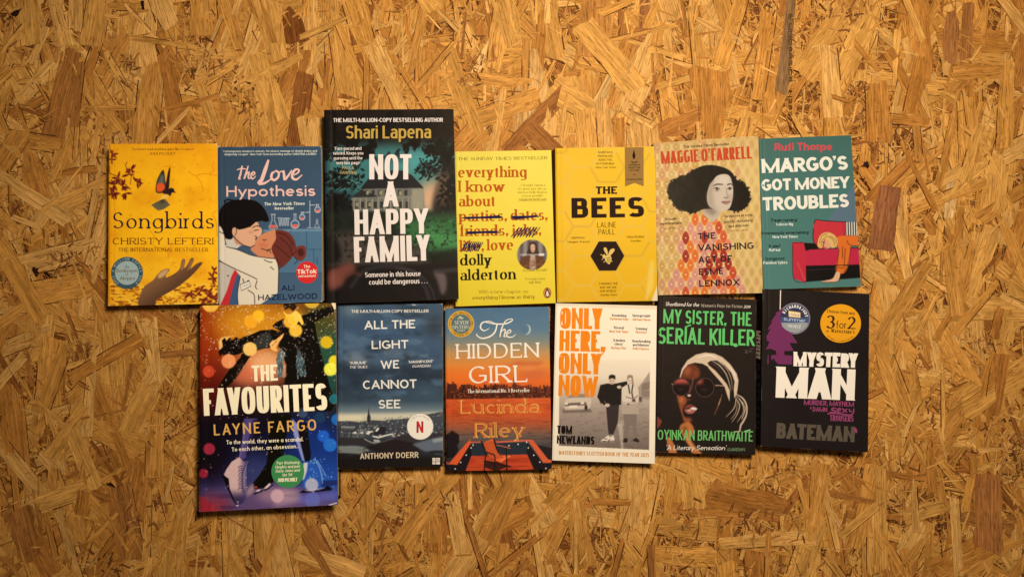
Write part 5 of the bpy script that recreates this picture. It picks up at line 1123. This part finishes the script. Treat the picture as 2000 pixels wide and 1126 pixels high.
n3 = a.noise(110, 23, 4, 2.2, .5); a.mix(smooth(n3, .5, .62) * smooth(Y, 545, 580) * .85, (34, 27, 26)); a.mix(smooth(Y, 640, 740) * .9, (27, 20, 17))
a.sheet(*R6); X, Y = a.coords()
a.line([(497, 45), (512, 50), (520, 46)], 5, (220, 210, 190), .8)
c = (226, 208, 190); F9 = font(.185, .165, sb=.13)
B.text('small_lettering', 'THE MULTI-MILLION COPY BESTSELLER', 117, 98, 602, 95, 18, font(.19, .16, sb=.11), c)
for t, x0, x1, y0, y1, h in (('ALL THE', 200, 518, 202, 194, 53), ('LIGHT', 245, 475, 325, 320, 52), ('WE', 302, 417, 449, 446, 52), ('CANNOT', 190, 527, 577, 569, 54), ('SEE', 288, 425, 699, 696, 54)): B.text('title_lettering', t, x0, y0, x1, y1, h, F9, c)
B.text('small_lettering', '‘SUBLIME’', 105, 420, 212, 418, 16, HUMB, c); B.text('small_lettering', 'THE TIMES', 105, 447, 216, 445, 16, HUMI, c); B.text('small_lettering', '‘MAGNIFICENT’', 475, 414, 632, 410, 16, HUMB, c); B.text('small_lettering', 'GUARDIAN', 498, 441, 612, 438, 16, HUMI, c)
B.disc('badge', 549, 811, 84, (150, 136, 120)); B.disc('badge', 549, 811, 81, (232, 212, 192), .05); B.arctext('badge', 'A NETFLIX SERIES', 549, 811, 62, -58, 58, 10, HUM, (120, 100, 90), .1)
for P in ([(526, 778), (539, 778), (539, 850), (526, 852)], [(556, 778), (569, 778), (569, 850), (556, 849)]): B.shape('badge', P, (160, 30, 32), .1)
B.shape('badge', [(526, 778), (540, 778), (569, 850), (555, 849)], (206, 38, 38), .13)
B.text('author_lettering', 'ANTHONY DOERR', 172, 1015, 538, 1006, 36, font(.17, .15, sb=.15), (216, 184, 140))
for P in ([(626, 1008), (645, 1008), (645, 1030), (626, 1030)], [(649, 1008), (673, 1008), (673, 1030), (649, 1030)], [(626, 1034), (645, 1034), (645, 1048), (626, 1048)], [(649, 1034), (673, 1034), (673, 1048), (649, 1048)]): B.shape('publisher_badge', P, (230, 206, 176))
for P in ([(632, 1024), (640, 1013)], [(655, 1012), (655, 1026)], [(661, 1014), (661, 1026)], [(667, 1014), (667, 1026)], [(634, 1042), (638, 1040)]): B.stroke('publisher_badge', P, 3, (90, 70, 54), .05)
B.finish()

# ---- 10
B = Book('sunset_paperback', 'blue and orange paperback with a sunset skyline and a deckchair on a jetty', 'book', [(869.2, 602.6), (1072, 598.6), (1077.8, 915.3), (871.8, 919.2)], 18, R6, (70, 84, 90), page_c=(226, 190, 140), edge_c=(150, 140, 126))
a = B.art; r = rr(10); X, Y = a.coords()
a.vgrad([(65, (70, 98, 116)), (200, (84, 108, 118)), (280, (126, 122, 104)), (350, (186, 132, 74)), (430, (218, 124, 48)), (520, (222, 100, 34)), (590, (208, 84, 28)), (640, (206, 84, 36)), (720, (200, 76, 30)), (800, (168, 80, 46)), (870, (108, 82, 66)), (940, (66, 66, 64)), (1090, (36, 36, 38))])
n = a.noise(120, 31, 4, 2, .6); a.mix(smooth(n, .5, .7) * smooth(Y, 380, 430) * smooth(-Y, -560, -500) * smooth(X, 850, 1200) * .6, (176, 66, 40)); a.ell(1260, 480, 90, 34, (190, 86, 56), .6, 20); a.ell(1230, 440, 50, 18, (230, 140, 70), .5, 12); a.ell(800, 500, 120, 40, (232, 110, 30), .6, 30)
n2 = a.noise(26, 32, 3, 2.6, .35); a.mix(smooth(n2, .52, .7) * smooth(Y, 640, 660) * .35, (130, 44, 24)); a.mix(smooth(n2, .28, .46) * smooth(Y, 650, 700) * smooth(-Y, -900, -840) * -.0 + smooth(n2, .55, .75) * smooth(Y, 800, 860) * .4, (38, 48, 54)); a.ell(1200, 700, 130, 40, (232, 110, 50), .5, 24)
dkb = (66, 26, 18)
a.poly([(712, 585), (1375, 590), (1375, 630), (712, 640)], dkb, .95, 2)
for i in range(150):
    x = r.uniform(712, 1370); h = r.choice([14, 22, 30, 40]) * r.uniform(.7, 1.2) + (14 if 1000 < x < 1060 or x < 770 else 0); w = r.uniform(7, 17); a.poly([(x, 600), (x, 592 - h), (x + w, 592 - h), (x + w, 600)], r.choice([(74, 32, 22), (54, 24, 18), (98, 42, 24)]), .9, 1)
a.poly([(1138, 500), (1132, 590), (1152, 590), (1146, 500)], (88, 40, 24), 1, 1); a.line([(1142, 480), (1142, 510)], 4, (88, 40, 24))
for i in range(240): a.ell(r.uniform(715, 1370), r.uniform(588, 634), r.uniform(1.5, 5), 2, r.choice([(222, 130, 60), (30, 14, 12), (150, 70, 36)]), .8, .8)
a.sheet(870, 820, 6.933); dk = (30, 22, 24)
for i in range(260):
    x, y = r.uniform(0, 1450), r.uniform(-380, 300); l = r.uniform(20, 110); f = (x / 1450 + max(y, 0) / 300) / 2
    a.line([(x, y), (x + l * .5, y + r.uniform(-7, 3)), (x + l, y + r.uniform(-4, 4))], [1, r.uniform(3, 7), 1], r.choice([(140, 44, 22), (236, 112, 52), (110, 40, 26)]) if f < .5 else r.choice([(40, 50, 54), (86, 96, 92), (30, 36, 40)]), .55, .8)
a.poly([(5, 196), (88, 134), (186, 190), (186, 310), (160, 330), (176, 400), (110, 500), (0, 520)], dk, 1, 1); a.poly([(0, 200), (88, 132), (190, 190), (184, 200), (90, 150), (4, 212)], (84, 40, 28), 1, 1)
for k in range(9): a.line([(10 + 20 * k, 420), (14 + 19 * k, 590)], 7, (20, 15, 17), .8, 1)
a.poly([(350, 306), (1112, 282), (1120, 470), (340, 490)], (38, 44, 48), 1, 2); a.poly([(0, 600), (160, 604), (330, 330), (352, 330), (352, 480), (268, 700), (0, 700)], dk, 1, 1); a.poly([(1108, 300), (1320, 580), (1460, 590), (1460, 668), (1200, 664), (1098, 440)], dk, 1, 1); a.poly([(1240, 330), (1460, 380), (1460, 540), (1390, 525)], (34, 26, 26), .9, 4)
a.poly([(350, 482), (1105, 460), (1196, 664), (1200, 700), (266, 700)], (196, 68, 34), 1, 1); n3 = a.noise(60, 33, 3, 3, .25); a.mix(a.region([(350, 482), (1105, 460), (1196, 664), (1200, 700), (266, 700)], 0, False) * smooth(n3, .45, .7) * .55, (140, 36, 20))
a.poly([(40, 592), (300, 290), (340, 256), (346, 300), (330, 332), (160, 602)], (222, 84, 40), 1, 1); a.poly([(340, 290), (484, 284), (484, 304), (348, 310)], (196, 88, 60), 1, 1); a.poly([(676, 284), (1115, 260), (1182, 262), (1118, 286), (690, 306)], (204, 96, 64), 1, 1); a.poly([(1114, 266), (1182, 264), (1390, 528), (1446, 540), (1436, 572), (1324, 576)], (214, 88, 48), 1, 1); a.poly([(0, 560), (40, 560), (60, 600), (0, 600)], (170, 70, 50), .9, 2)
for (x, y) in ((374, 334), (348, 372), (282, 470), (206, 568), (132, 656), (1100, 296), (1122, 372), (1196, 472), (1278, 566), (1360, 650), (860, 342), (984, 324)): a.ell(x, y, 9, 10, (248, 226, 196), 1, 1)
a.poly([(520, 545), (670, 560), (830, 600), (890, 622), (800, 640), (690, 690), (540, 640)], (54, 24, 18), .95, 2)
a.poly([(512, 302), (648, 246), (672, 330), (700, 410), (752, 478), (868, 474), (880, 490), (746, 566), (676, 540), (600, 500), (556, 430)], (232, 96, 46), 1, 1)
for k in range(13): f = k / 12; a.line([(516 + 100 * f ** 1.3, 318 + 215 * f), (654 + 130 * f ** 1.6, 270 + 225 * f)], 6, (84, 26, 16), .9, .8, False)
a.line([(748, 556), (800, 520), (876, 482)], 9, (246, 150, 84), .9, 1)
for P in ([(484, 276), (510, 350), (546, 440), (532, 560), (528, 700)], [(654, 236), (672, 320), (700, 400), (740, 468)], [(556, 430), (610, 450), (668, 490), (664, 700)], [(820, 370), (828, 480), (830, 700)], [(520, 550), (600, 560), (680, 620)], [(690, 560), (800, 620), (890, 622)]): a.line(P, 16, (36, 17, 14), 1, 1)
a.line([(690, 336), (780, 352), (882, 380)], 13, (190, 92, 62), 1, 1); a.line([(690, 430), (780, 470)], 8, (150, 70, 50), .9, 1)
a.sheet(*R6); X, Y = a.coords()
a.ell(1218, 202, 26, 32, (180, 180, 160), .95, 1); a.ell(1209, 200, 25, 31, (82, 106, 116), 1, 1.5)
for i in range(16): a.ell(r.uniform(900, 1370), r.uniform(75, 260), 1.6, 1.6, (200, 206, 196), .7, .6)
c = (238, 214, 184); gd = (210, 120, 44)
B.text('title_lettering', 'HIDDEN', 777, 386, 1295, 376, 92, TRAJ, c); B.text('title_lettering', 'GIRL', 857, 541, 1222, 531, 106, TRAJ, c)
for k, (P, w_) in enumerate((([(1020, 165), (985, 152), (940, 160), (928, 190), (950, 210), (985, 195)], [3, 5, 7, 8, 6, 2]), ([(960, 158), (1030, 168), (1090, 165), (1128, 145), (1118, 136), (1085, 150), (1060, 200), (1050, 250)], [3, 7, 7, 5, 4, 5, 7, 6]), ([(1032, 172), (1020, 215), (990, 245), (940, 258), (905, 240), (908, 228)], [7, 8, 8, 7, 5, 3]), ([(1052, 225), (1075, 202), (1084, 212), (1076, 245), (1092, 246)], [3, 6, 7, 6, 3]), ([(1092, 232), (1118, 218), (1112, 204), (1094, 222), (1096, 246), (1125, 250), (1152, 232)], [3, 5, 5, 7, 7, 5, 2]))): B.stroke('title_lettering', P, [q * 1.15 for q in w_], c, .02 + .012 * k)
B.text('small_lettering', 'The International No. 1 Bestseller', 848, 601, 1237, 594, 23, SERIFM, (240, 214, 180))
FG = font(.125, .055, phi=15, serif=.07, sb=.16, xh=.68, tick=.1)
for t, x0, x1, y0, y1, h in (('Lucinda', 795, 1300, 730, 723, 88), ('Riley', 888, 1203, 881, 874, 94)):
    B.text('author_lettering', t, x0 + 2, y0 + 2, x1 + 2, y1 + 2, h, font(.17, .09, phi=15, serif=.07, sb=.13, xh=.68, tick=.1), (226, 162, 74), 0); B.text('author_lettering', t, x0 + 2, y0 + 1, x1 + 2, y1 + 1, h * .985, font(.085, .03, phi=15, serif=.05, sb=.2, xh=.68), (196, 92, 34), .09)
B.disc('badge', 806, 168, 83, (214, 160, 58)); B.disc('badge', 806, 168, 80, (200, 142, 40), .04); B.disc('badge', 806, 168, 61, (84, 98, 92), .08)
B.arctext('badge', 'FROM THE BESTSELLING', 806, 168, 65, -98, 98, 12, HUMB, (92, 60, 18), .12); B.arctext('badge', 'AUTHOR OF', 806, 168, 76, 222, 138, 11, HUMB, (92, 60, 18), .12)
B.stroke('badge', [(785, 140), (800, 118), (796, 132), (810, 122), (806, 138), (822, 128)], 4, (206, 190, 140), .12)
for t, x0, x1, y, h in (('SEVEN', 765, 851, 170, 22), ('SISTERS', 752, 860, 199, 22), ('SERIES', 780, 832, 216, 11)): B.text('badge', t, x0, y, x1, y - 1, h, SERIFM, (204, 194, 160), .12)
B.finish()

# ---- 11
B = Book('documentary_paperback', 'cream paperback with orange title over a sepia photo of two children in a street', 'book', [(1085.3, 591.7), (1282.9, 597), (1278.8, 904.7), (1078.4, 898.2)], 22, R7, (52, 24, 16), page_c=(236, 206, 160), edge_c=(248, 222, 184), skew=(-5, 0), bulge=.4)
a = B.art; r = rr(11); a.fill((244, 217, 178)); X, Y = a.coords(); n = a.noise(200, 41); a.mix(np.clip(n - .5, 0, 1) * .5, (226, 194, 148))
a.poly([(45, 100), (690, 122), (690, 140), (45, 118)], (206, 172, 130), .5, 5)
sv = a.a.copy()
a.vgrad([(430, (238, 210, 172)), (560, (228, 200, 164)), (640, (206, 178, 146)), (700, (186, 160, 132)), (780, (162, 137, 114)), (1025, (118, 96, 81))]); n = a.noise(14, 42, 3, 2, .8); a.mix(smooth(n, .5, .8) * smooth(Y, 700, 760) * .25, (80, 62, 52))
a.poly([(560, 640), (600, 590), (640, 530), (645, 710), (570, 700)], (156, 132, 108), .9, 2); a.poly([(590, 610), (645, 590), (645, 640), (590, 650)], (120, 98, 80), .7, 3)
for k in range(6): a.poly([(592 + 9 * k, 650), (597 + 9 * k, 650), (597 + 9 * k, 690), (592 + 9 * k, 690)], (100, 80, 66), .7, 1.5)
a.poly([(290, 640), (340, 600), (350, 690), (280, 700)], (190, 162, 134), .7, 8); a.poly([(555, 690), (590, 690), (592, 720), (556, 722)], (70, 56, 48), .8, 2)
a.poly([(100, 730), (120, 700), (150, 690), (265, 688), (275, 720), (262, 760), (240, 775), (110, 778)], (206, 178, 148), 1, 2); a.poly([(118, 700), (150, 672), (250, 672), (268, 692), (150, 694)], (146, 122, 100), 1, 2)
a.poly([(104, 730), (240, 722), (246, 742), (106, 748)], (100, 80, 66), .9, 2); a.poly([(134, 745), (184, 742), (184, 756), (134, 758)], (232, 206, 168), 1, 1); a.ell(240, 758, 10, 18, (50, 38, 32), 1, 1); a.poly([(108, 726), (126, 724), (126, 738), (108, 740)], (226, 200, 168), 1, 1); a.poly([(206, 722), (228, 720), (228, 734), (206, 736)], (226, 200, 168), 1, 1); a.poly([(90, 772), (270, 765), (275, 785), (95, 790)], (90, 72, 60), .7, 4)
a.poly([(440, 860), (470, 860), (475, 1020), (462, 1020)], (206, 182, 152), .6, 3); a.poly([(425, 840), (480, 840), (478, 870), (430, 872)], (190, 166, 138), .5, 4)
dk = (44, 32, 28); sk = (206, 172, 140)
a.poly([(365, 640), (345, 700), (375, 740), (385, 735), (360, 700), (390, 650)], (34, 25, 22), 1, 1)
a.poly([(365, 740), (375, 860), (382, 925), (412, 925), (440, 850), (448, 740)], (56, 42, 38), 1, 1.5); a.poly([(330, 615), (372, 605), (430, 605), (500, 590), (500, 615), (465, 630), (460, 740), (366, 745), (360, 700), (335, 735), (312, 690)], (32, 24, 21), 1, 1.2, False); a.poly([(330, 620), (310, 690), (345, 735), (372, 750), (360, 725), (340, 690), (360, 650)], (32, 24, 21), 1, 1)
a.ell(403, 585, 21, 27, sk, 1, 1); a.poly([(382, 580), (384, 556), (404, 548), (424, 556), (426, 580), (404, 572)], (40, 30, 26), 1, 1); a.ell(395, 588, 3, 2.5, dk); a.ell(412, 588, 3, 2.5, dk); a.line([(397, 602), (410, 602)], 3, (120, 84, 70)); a.ell(374, 742, 16, 11, sk, 1, 1); a.ell(448, 628, 14, 10, sk, 1, 1)
a.poly([(336, 960), (380, 930), (395, 945), (370, 972), (335, 972)], (226, 200, 170), 1, 1); a.poly([(388, 945), (412, 930), (420, 955), (415, 972), (392, 970)], (226, 200, 170), 1, 1); a.line([(340, 968), (370, 968)], 5, dk, .9); a.line([(395, 966), (415, 966)], 5, dk, .9); a.line([(350, 950), (375, 955)], 5, dk, .8)
a.poly([(472, 790), (482, 870), (478, 950), (500, 952), (516, 870), (530, 870), (540, 955), (562, 955), (556, 870), (560, 790)], (128, 106, 90), 1, 1.2); a.poly([(464, 640), (490, 615), (545, 612), (570, 640), (572, 720), (560, 740), (572, 795), (468, 795), (474, 730), (465, 700)], (214, 188, 156), 1, 1.5); a.poly([(470, 735), (570, 728), (572, 795), (470, 795)], (172, 146, 120), .9, 3); a.line([(505, 612), (515, 670)], 8, (50, 38, 34)); a.line([(535, 610), (528, 660), (536, 700)], 8, (60, 46, 40)); a.line([(472, 728), (570, 722)], 9, (190, 164, 136)); a.line([(490, 690), (540, 700), (565, 680)], 7, (120, 96, 80), .8, 1); a.ell(540, 712, 12, 9, dk, .8, 2); a.ell(506, 736, 7, 5, dk, .8, 1)
a.ell(517, 586, 20, 27, (216, 184, 152), 1, 1); a.poly([(496, 585), (500, 556), (516, 550), (534, 558), (540, 610), (528, 612), (530, 576), (514, 566), (502, 580)], (150, 118, 90), 1, 1); a.ell(510, 587, 3, 2.5, dk); a.ell(526, 587, 3, 2.5, dk); a.line([(510, 602), (524, 602)], 3, (130, 90, 74))
a.poly([(472, 965), (482, 948), (502, 950), (500, 975), (475, 976)], dk, 1, 1); a.poly([(534, 958), (556, 946), (576, 965), (572, 974), (540, 968)], dk, 1, 1)
ph = a.region([(72, 470), (300, 455), (643, 438), (636, 1022), (70, 996)], 0, False) * smooth(X * 0 + Y, 440, 470); ph = ph[..., None]; a.a = sv * (1 - ph) + a.a * ph
og = (236, 126, 24); FO = font(.235, .155, sq=3, sb=.07)
for t, x0, x1, y0, y1, h in (('ONLY', 76, 340, 262, 266, 132), ('HERE,', 72, 362, 402, 408, 130), ('ONLY', 67, 333, 543, 549, 130), ('NOW', 65, 312, 683, 692, 132)): B.text('title_lettering', t, x0, y0, x1, y1, h, FO, og)
for i, (t, x0, x1, y) in enumerate((('‘Astonishing’', 398, 497, 185), ('Katherine May', 392, 507, 207), ('‘Visceral’', 410, 480, 262), ('New York Times', 387, 507, 286), ('‘A modern', 407, 485, 341), ('classic’', 418, 475, 364), ('Nathan Filer', 398, 492, 389), ('‘Unforgettable’', 528, 648, 187), ('Michael Sheen', 533, 645, 211), ('‘Stunning’', 547, 627, 268), ('Observer', 550, 622, 290), ('‘Heartbreaking', 527, 645, 347), ('and hilarious’', 533, 640, 370), ('Daily Express', 533, 636, 393))): B.text('small_lettering', t, x0, y, x1, y + 3, 16, font(.2, .17, xh=.74, sb=.1), (206, 122, 40) if i in (1, 3, 6, 8, 10, 13) else (50, 36, 28))
B.text('author_lettering', 'TOM', 58, 921, 152, 923, 52, font(.26, .18, sq=3, sb=.07), (22, 16, 14)); B.text('author_lettering', 'NEWLANDS', 56, 983, 292, 990, 52, font(.26, .18, sq=3, sb=.07), (22, 16, 14))
B.text('small_lettering', 'WATERSTONES SCOTTISH BOOK OF THE YEAR 2025', 67, 1052, 635, 1067, 25, font(.18, .14, sq=2.6, sb=.12), (206, 130, 36))
B.finish(); B.spine_text('ONLY HERE ONLY NOW', .08, .92, 11.5, 12, GOTH, (120, 44, 20))

# ---- 12
B = Book('sunglasses_paperback', 'black paperback with green hand lettering and a woman in round sunglasses and headscarf', 'book', [(1285.7, 577), (1477.3, 584.8), (1475.7, 888.1), (1280, 882.6)], 20, R7, (26, 18, 16), page_c=(214, 180, 134), edge_c=(150, 122, 94))
a = B.art; r = rr(12); X, Y = a.coords(); a.fill((36, 26, 21)); n = a.noise(200, 51); a.mix(np.clip(n - .5, 0, 1), (26, 18, 15))
a.sheet(1285, 675, 3.903); lt = (210, 176, 138)
a.poly([(178, 245), (190, 190), (222, 152), (262, 138), (304, 160), (322, 205), (304, 246), (258, 256), (214, 250)], (112, 50, 28), .95, 7, True); a.ell(225, 190, 26, 34, (164, 84, 50), .75, 9, 20); a.ell(290, 212, 20, 24, (140, 64, 36), .6, 8)
a.line([(268, 240), (262, 290), (240, 355)], 10, (146, 76, 46), .8, 3)
a.poly([(146, 372), (200, 382), (222, 408), (214, 440), (194, 462), (190, 505), (204, 540), (244, 566), (236, 596), (204, 578), (182, 524), (160, 450)], (146, 72, 38), .95, 4, True); a.ell(180, 410, 16, 26, (190, 104, 62), .7, 7); a.ell(226, 562, 34, 18, (150, 76, 42), .8, 7)
a.ell(238, 377, 14, 9, (236, 188, 148), .95, 2); a.ell(232, 410, 20, 10, (96, 44, 28), .8, 4); a.poly([(196, 470), (230, 446), (262, 448), (296, 474), (250, 476)], (120, 56, 42), 1, 2, True); a.poly([(246, 476), (270, 466), (298, 476), (290, 488), (262, 488)], (240, 208, 180), .95, 1.5, True); a.poly([(202, 484), (250, 482), (286, 494), (262, 514), (222, 512)], (168, 92, 76), 1, 2, True); a.ell(240, 490, 14, 7, (226, 170, 146), .8, 2)
a.poly([(165, 242), (183, 172), (224, 110), (290, 66), (360, 50), (430, 58), (490, 84), (552, 140), (600, 210), (614, 262), (607, 330), (600, 372), (583, 398), (578, 330), (584, 270), (560, 205), (512, 150), (455, 112), (405, 112), (378, 128), (396, 166), (340, 135), (280, 127), (230, 142), (195, 182), (172, 242)], lt, 1, 1.2)
a.poly([(376, 138), (440, 190), (492, 250), (524, 290), (548, 340), (546, 424), (530, 380), (508, 310), (468, 262), (418, 206), (384, 166)], (214, 176, 136), 1, 1.5)
for P, w_, cc in (([(408, 112), (470, 150), (520, 215), (545, 290), (556, 345)], [3, 8, 7, 5, 3], lt), ([(450, 112), (520, 170), (558, 250), (566, 330)], [3, 6, 5, 3], (196, 156, 116)), ([(395, 130), (440, 150), (490, 210)], [4, 7, 3], (90, 60, 44)), ([(300, 90), (380, 70), (450, 90)], [4, 10, 4], (244, 216, 180)), ([(520, 130), (575, 200), (598, 270)], [3, 9, 4], (244, 214, 176)),
                  ([(598, 368), (648, 400), (676, 456), (674, 522), (652, 572), (632, 604), (624, 648)], [6, 12, 12, 12, 14, 14, 10], lt), ([(598, 380), (642, 436), (652, 500), (604, 582)], [4, 8, 7, 3], lt), ([(592, 395), (622, 450), (604, 520), (562, 582)], [4, 8, 6, 3], (214, 176, 132)), ([(596, 392), (582, 470), (518, 542)], [5, 7, 3], lt), ([(606, 410), (596, 500), (556, 560)], [3, 5, 3], (204, 166, 124)), ([(620, 400), (664, 470), (640, 560)], [3, 8, 4], (240, 206, 160)), ([(628, 650), (600, 652), (570, 656)], [10, 8, 4], lt), ([(650, 420), (660, 480), (640, 530)], [3, 5, 3], (90, 60, 44)), ([(488, 368), (470, 430), (430, 526)], [4, 11, 4], (124, 74, 44)), ([(478, 400), (462, 450)], [3, 4], (220, 176, 130))):
    a.line(P, w_, cc, .95, 1.2)
for x, y, q in ((178, 313, 69), (357, 316, 73)):
    a.ell(x, y, q, q + 1, (84, 56, 46), 1, 1); a.ell(x, y, q - 6, q - 5, (30, 17, 14), 1, 1); lens = a.region([(x + (q - 8) * math.cos(t * .39), y + (q - 8) * math.sin(t * .39)) for t in range(16)], 1); X, Y = a.coords()
    a.mix(lens * smooth(-Y, -(y - 4), -(y - 50)) * (.95 if x < 300 else .9 * smooth(-X, -(x + 5), -(x - 40))), (182, 78, 62)); a.ell(x - 4, y + 16, 26, 12, (56, 40, 32), .6, 5)
a.line([(240, 300), (258, 296), (278, 302)], 6, (60, 36, 30), 1, 1); a.line([(437, 301), (470, 301), (504, 305)], 5, (222, 176, 142), .95, .8); a.line([(103, 288), (116, 296)], 6, (200, 150, 110), .8, 1)
a.poly([(-5, 536), (32, 572), (14, 610), (-5, 630)], (140, 62, 44), .9, 3)
a.poly([(165, 628), (188, 590), (240, 582), (270, 618), (276, 660), (250, 700), (282, 760), (336, 822), (268, 822), (240, 768), (200, 705)], (192, 110, 54), .95, 5, True); a.poly([(72, 690), (108, 722), (134, 780), (142, 824), (88, 824), (70, 745)], (196, 110, 54), .95, 3, True); a.ell(205, 640, 20, 30, (120, 62, 34), .7, 8); a.line([(215, 690), (250, 750), (290, 800)], 12, (226, 150, 84), .7, 4)
a.sheet(*R7); X, Y = a.coords()
for i in range(14): a.ell(r.uniform(1240, 1298), r.uniform(385, 415), 2.5, 2.5, (160, 140, 120), .7, 1)
gn = (100, 182, 92); w = (232, 208, 180)
B.text('small_lettering', 'Shortlisted for the', 738, 118, 950, 124, 24, HANDS, w); B.text('small_lettering', 'Women’s Prize for Fiction', 963, 126, 1222, 132, 20, HUM, (170, 150, 120)); B.text('small_lettering', '2019', 1230, 133, 1271, 135, 18, HANDS, w)
B.text('title_lettering', 'MY SISTER, THE', 725, 228, 1278, 245, 86, font(.15, .13, sq=2.3, sb=.12, wob=.025), gn); B.text('title_lettering', 'SERIAL KILLER', 692, 356, 1298, 369, 102, font(.15, .13, sq=2.3, sb=.1, wob=.025), gn)
B.text('author_lettering', 'OYINKAN BRAITHWAITE', 690, 957, 1287, 969, 63, font(.13, .11, sq=2.3, sb=.1, wob=.025), (112, 176, 92)); B.stroke('author_lettering', [(1236, 906), (1272, 896)], 7, (150, 190, 120)); B.stroke('title_lettering', [(862, 252), (900, 238)], 8, gn); B.stroke('title_lettering', [(1160, 360), (1178, 372), (1192, 366)], 9, gn, .05)
B.text('small_lettering', '‘A Literary Sensation’', 742, 1022, 1118, 1024, 31, HANDS, w); B.text('small_lettering', 'GUARDIAN', 1125, 1029, 1237, 1029, 19, HANDS, (120, 140, 96))
B.finish()

# ---- 13
B = Book('crime_paperback', 'black paperback with chunky cream title, purple hanging tree and two round stickers', 'book', [(1490.5, 563.6), (1697.6, 573.4), (1695.8, 882.8), (1486.4, 871.3)], 25, R8, (16, 12, 11), page_c=(222, 186, 138), edge_c=(200, 170, 130), skew=(-1.5, 0), bulge=.3, lifts=[(1, 0, .8, .2), (1, 1, -.6, .25)])
a = B.art; a.fill((31, 23, 20)); n = a.noise(220, 61); a.mix(np.clip(n - .45, 0, 1) * .7, (24, 18, 15)); a.line([(122, 30), (125, 400), (118, 1060)], 4, (50, 42, 38), .5, 2)
pu = (112, 44, 76)
B.shape('tree_emblem', [(216, 138), (222, 150), (205, 158), (215, 163), (186, 170), (193, 178), (152, 236), (170, 226), (160, 240), (132, 286), (152, 276), (150, 288), (107, 362), (134, 360), (148, 366), (122, 416), (150, 410), (190, 424), (192, 452), (135, 454), (131, 512), (296, 516), (298, 458), (244, 452), (246, 426), (307, 424), (278, 372), (334, 374), (290, 310), (310, 306), (270, 250), (284, 250), (246, 196), (256, 194), (228, 140)], pu)
B.stroke('tree_emblem', [(220, 22), (217, 150)], 6, (236, 206, 180), .06)
B.disc('sticker', 313, 210, 105, (112, 106, 108)); B.disc('sticker', 313, 210, 95, (44, 46, 70), .05)
B.shape('sticker', [(224, 238), (402, 238), (396, 262), (370, 286), (340, 302), (313, 305), (285, 301), (256, 286), (232, 264)], (146, 140, 130), .08); B.shape('sticker', [(222, 200), (404, 205), (404, 240), (222, 236)], (62, 74, 104), .07)
B.arctext('sticker', 'RICHARD&JUDY', 313, 210, 71, -66, 84, 20, HUMB, (232, 214, 196), .11)
B.shape('sticker', [(272, 158), (352, 170), (352, 206), (274, 198)], (222, 174, 96), .11); B.shape('sticker', [(276, 163), (348, 174), (348, 201), (278, 194)], (232, 200, 150), .14); B.text('sticker', 'Galaxy', 284, 188, 344, 196, 18, SERIFI, (90, 50, 40), .17)
B.text('sticker', 'summer', 240, 222, 384, 238, 25, font(.1, .1, xh=.74, sb=.1), (196, 200, 206), .17); B.text('sticker', 'read', 268, 268, 350, 275, 26, font(.1, .1, xh=.74, sb=.1), (214, 206, 196), .17)
B.disc('sticker', 620, 243, 135, (226, 146, 22), 0, 128); tx = (52, 28, 16)
B.text('sticker', 'Choose from any', 528, 170, 714, 186, 21, font(.15, .14, sb=.12, xh=.72), tx, .06); B.text('sticker', '3', 523, 275, 582, 277, 86, font(.19, .07, phi=10, sb=.1), tx, .06); B.text('sticker', 'for', 588, 276, 660, 277, 52, font(.1, .09, xh=.66, sb=.1), tx, .06); B.text('sticker', '2', 662, 278, 718, 280, 80, font(.19, .08, phi=10, sb=.1), tx, .06)
B.text('sticker', 'at', 524, 300, 542, 301, 17, HUM, tx, .06); B.text('sticker', 'Waterstone’s', 556, 303, 712, 311, 26, SERIFM, tx, .06); B.arctext('sticker', 'offer applies to stickered items only', 620, 243, 122, 228, 136, 11, HUM, (120, 66, 20), .06)
cr = (240, 216, 184)
B.text('title_lettering', 'MYSTERY', 306, 526, 730, 538, 96, font(.29, .24, sq=2.8, sb=.045, wob=.02), cr); B.text('title_lettering', 'MAN', 186, 735, 712, 755, 207, font(.29, .23, sq=2.8, sb=.05, wob=.008), cr)
p2 = (146, 62, 92)
B.text('small_lettering', 'MURDER, MAYHEM', 375, 784, 708, 797, 33, font(.2, .17, sb=.08, wob=.02), p2); B.text('small_lettering', '&', 414, 812, 428, 813, 17, HUMB, p2); B.text('small_lettering', 'DAMN', 434, 828, 530, 832, 31, font(.19, .16, sb=.08, wob=.02), p2); B.text('small_lettering', 'TROUSERS', 547, 891, 706, 896, 40, font(.19, .16, sq=2.6, sb=.07, wob=.02), p2)
for k, (P, w_) in enumerate((([(592, 808), (570, 806), (560, 816), (584, 826), (580, 836), (545, 832)], [6, 9, 10, 10, 9, 6]), ([(596, 824), (618, 818), (616, 808), (600, 814), (600, 832), (622, 834)], [5, 8, 9, 10, 10, 6]), ([(630, 808), (645, 820), (662, 836)], [7, 10, 8]), ([(664, 810), (648, 822), (630, 836)], [7, 8, 7]), ([(676, 810), (682, 828), (694, 824)], [7, 10, 7]), ([(708, 808), (704, 836), (680, 852), (600, 842), (540, 842), (535, 850)], [8, 10, 9, 8, 8, 4]))): B.stroke('small_lettering', P, w_, p2, .1 + .012 * k)
gr = (92, 76, 58)
B.text('author_lettering', 'BATEMAN', 190, 1006, 712, 1033, 103, font(.27, .21, sq=2.8, sb=.06), gr); B.shape('author_lettering', [(712, 935), (724, 938), (734, 962), (722, 976), (710, 955)], p2, .05)
B.finish(); B.spine_text('MYSTERY', .27, .45, 13.5, 13, font(.22, .18, sq=2.6, sb=.08), (206, 172, 140)); B.spine_text('BATEMAN', .48, .9, 12.5, 15, font(.2, .16, sq=2.6, sb=.1), (44, 34, 30), 'author_lettering')
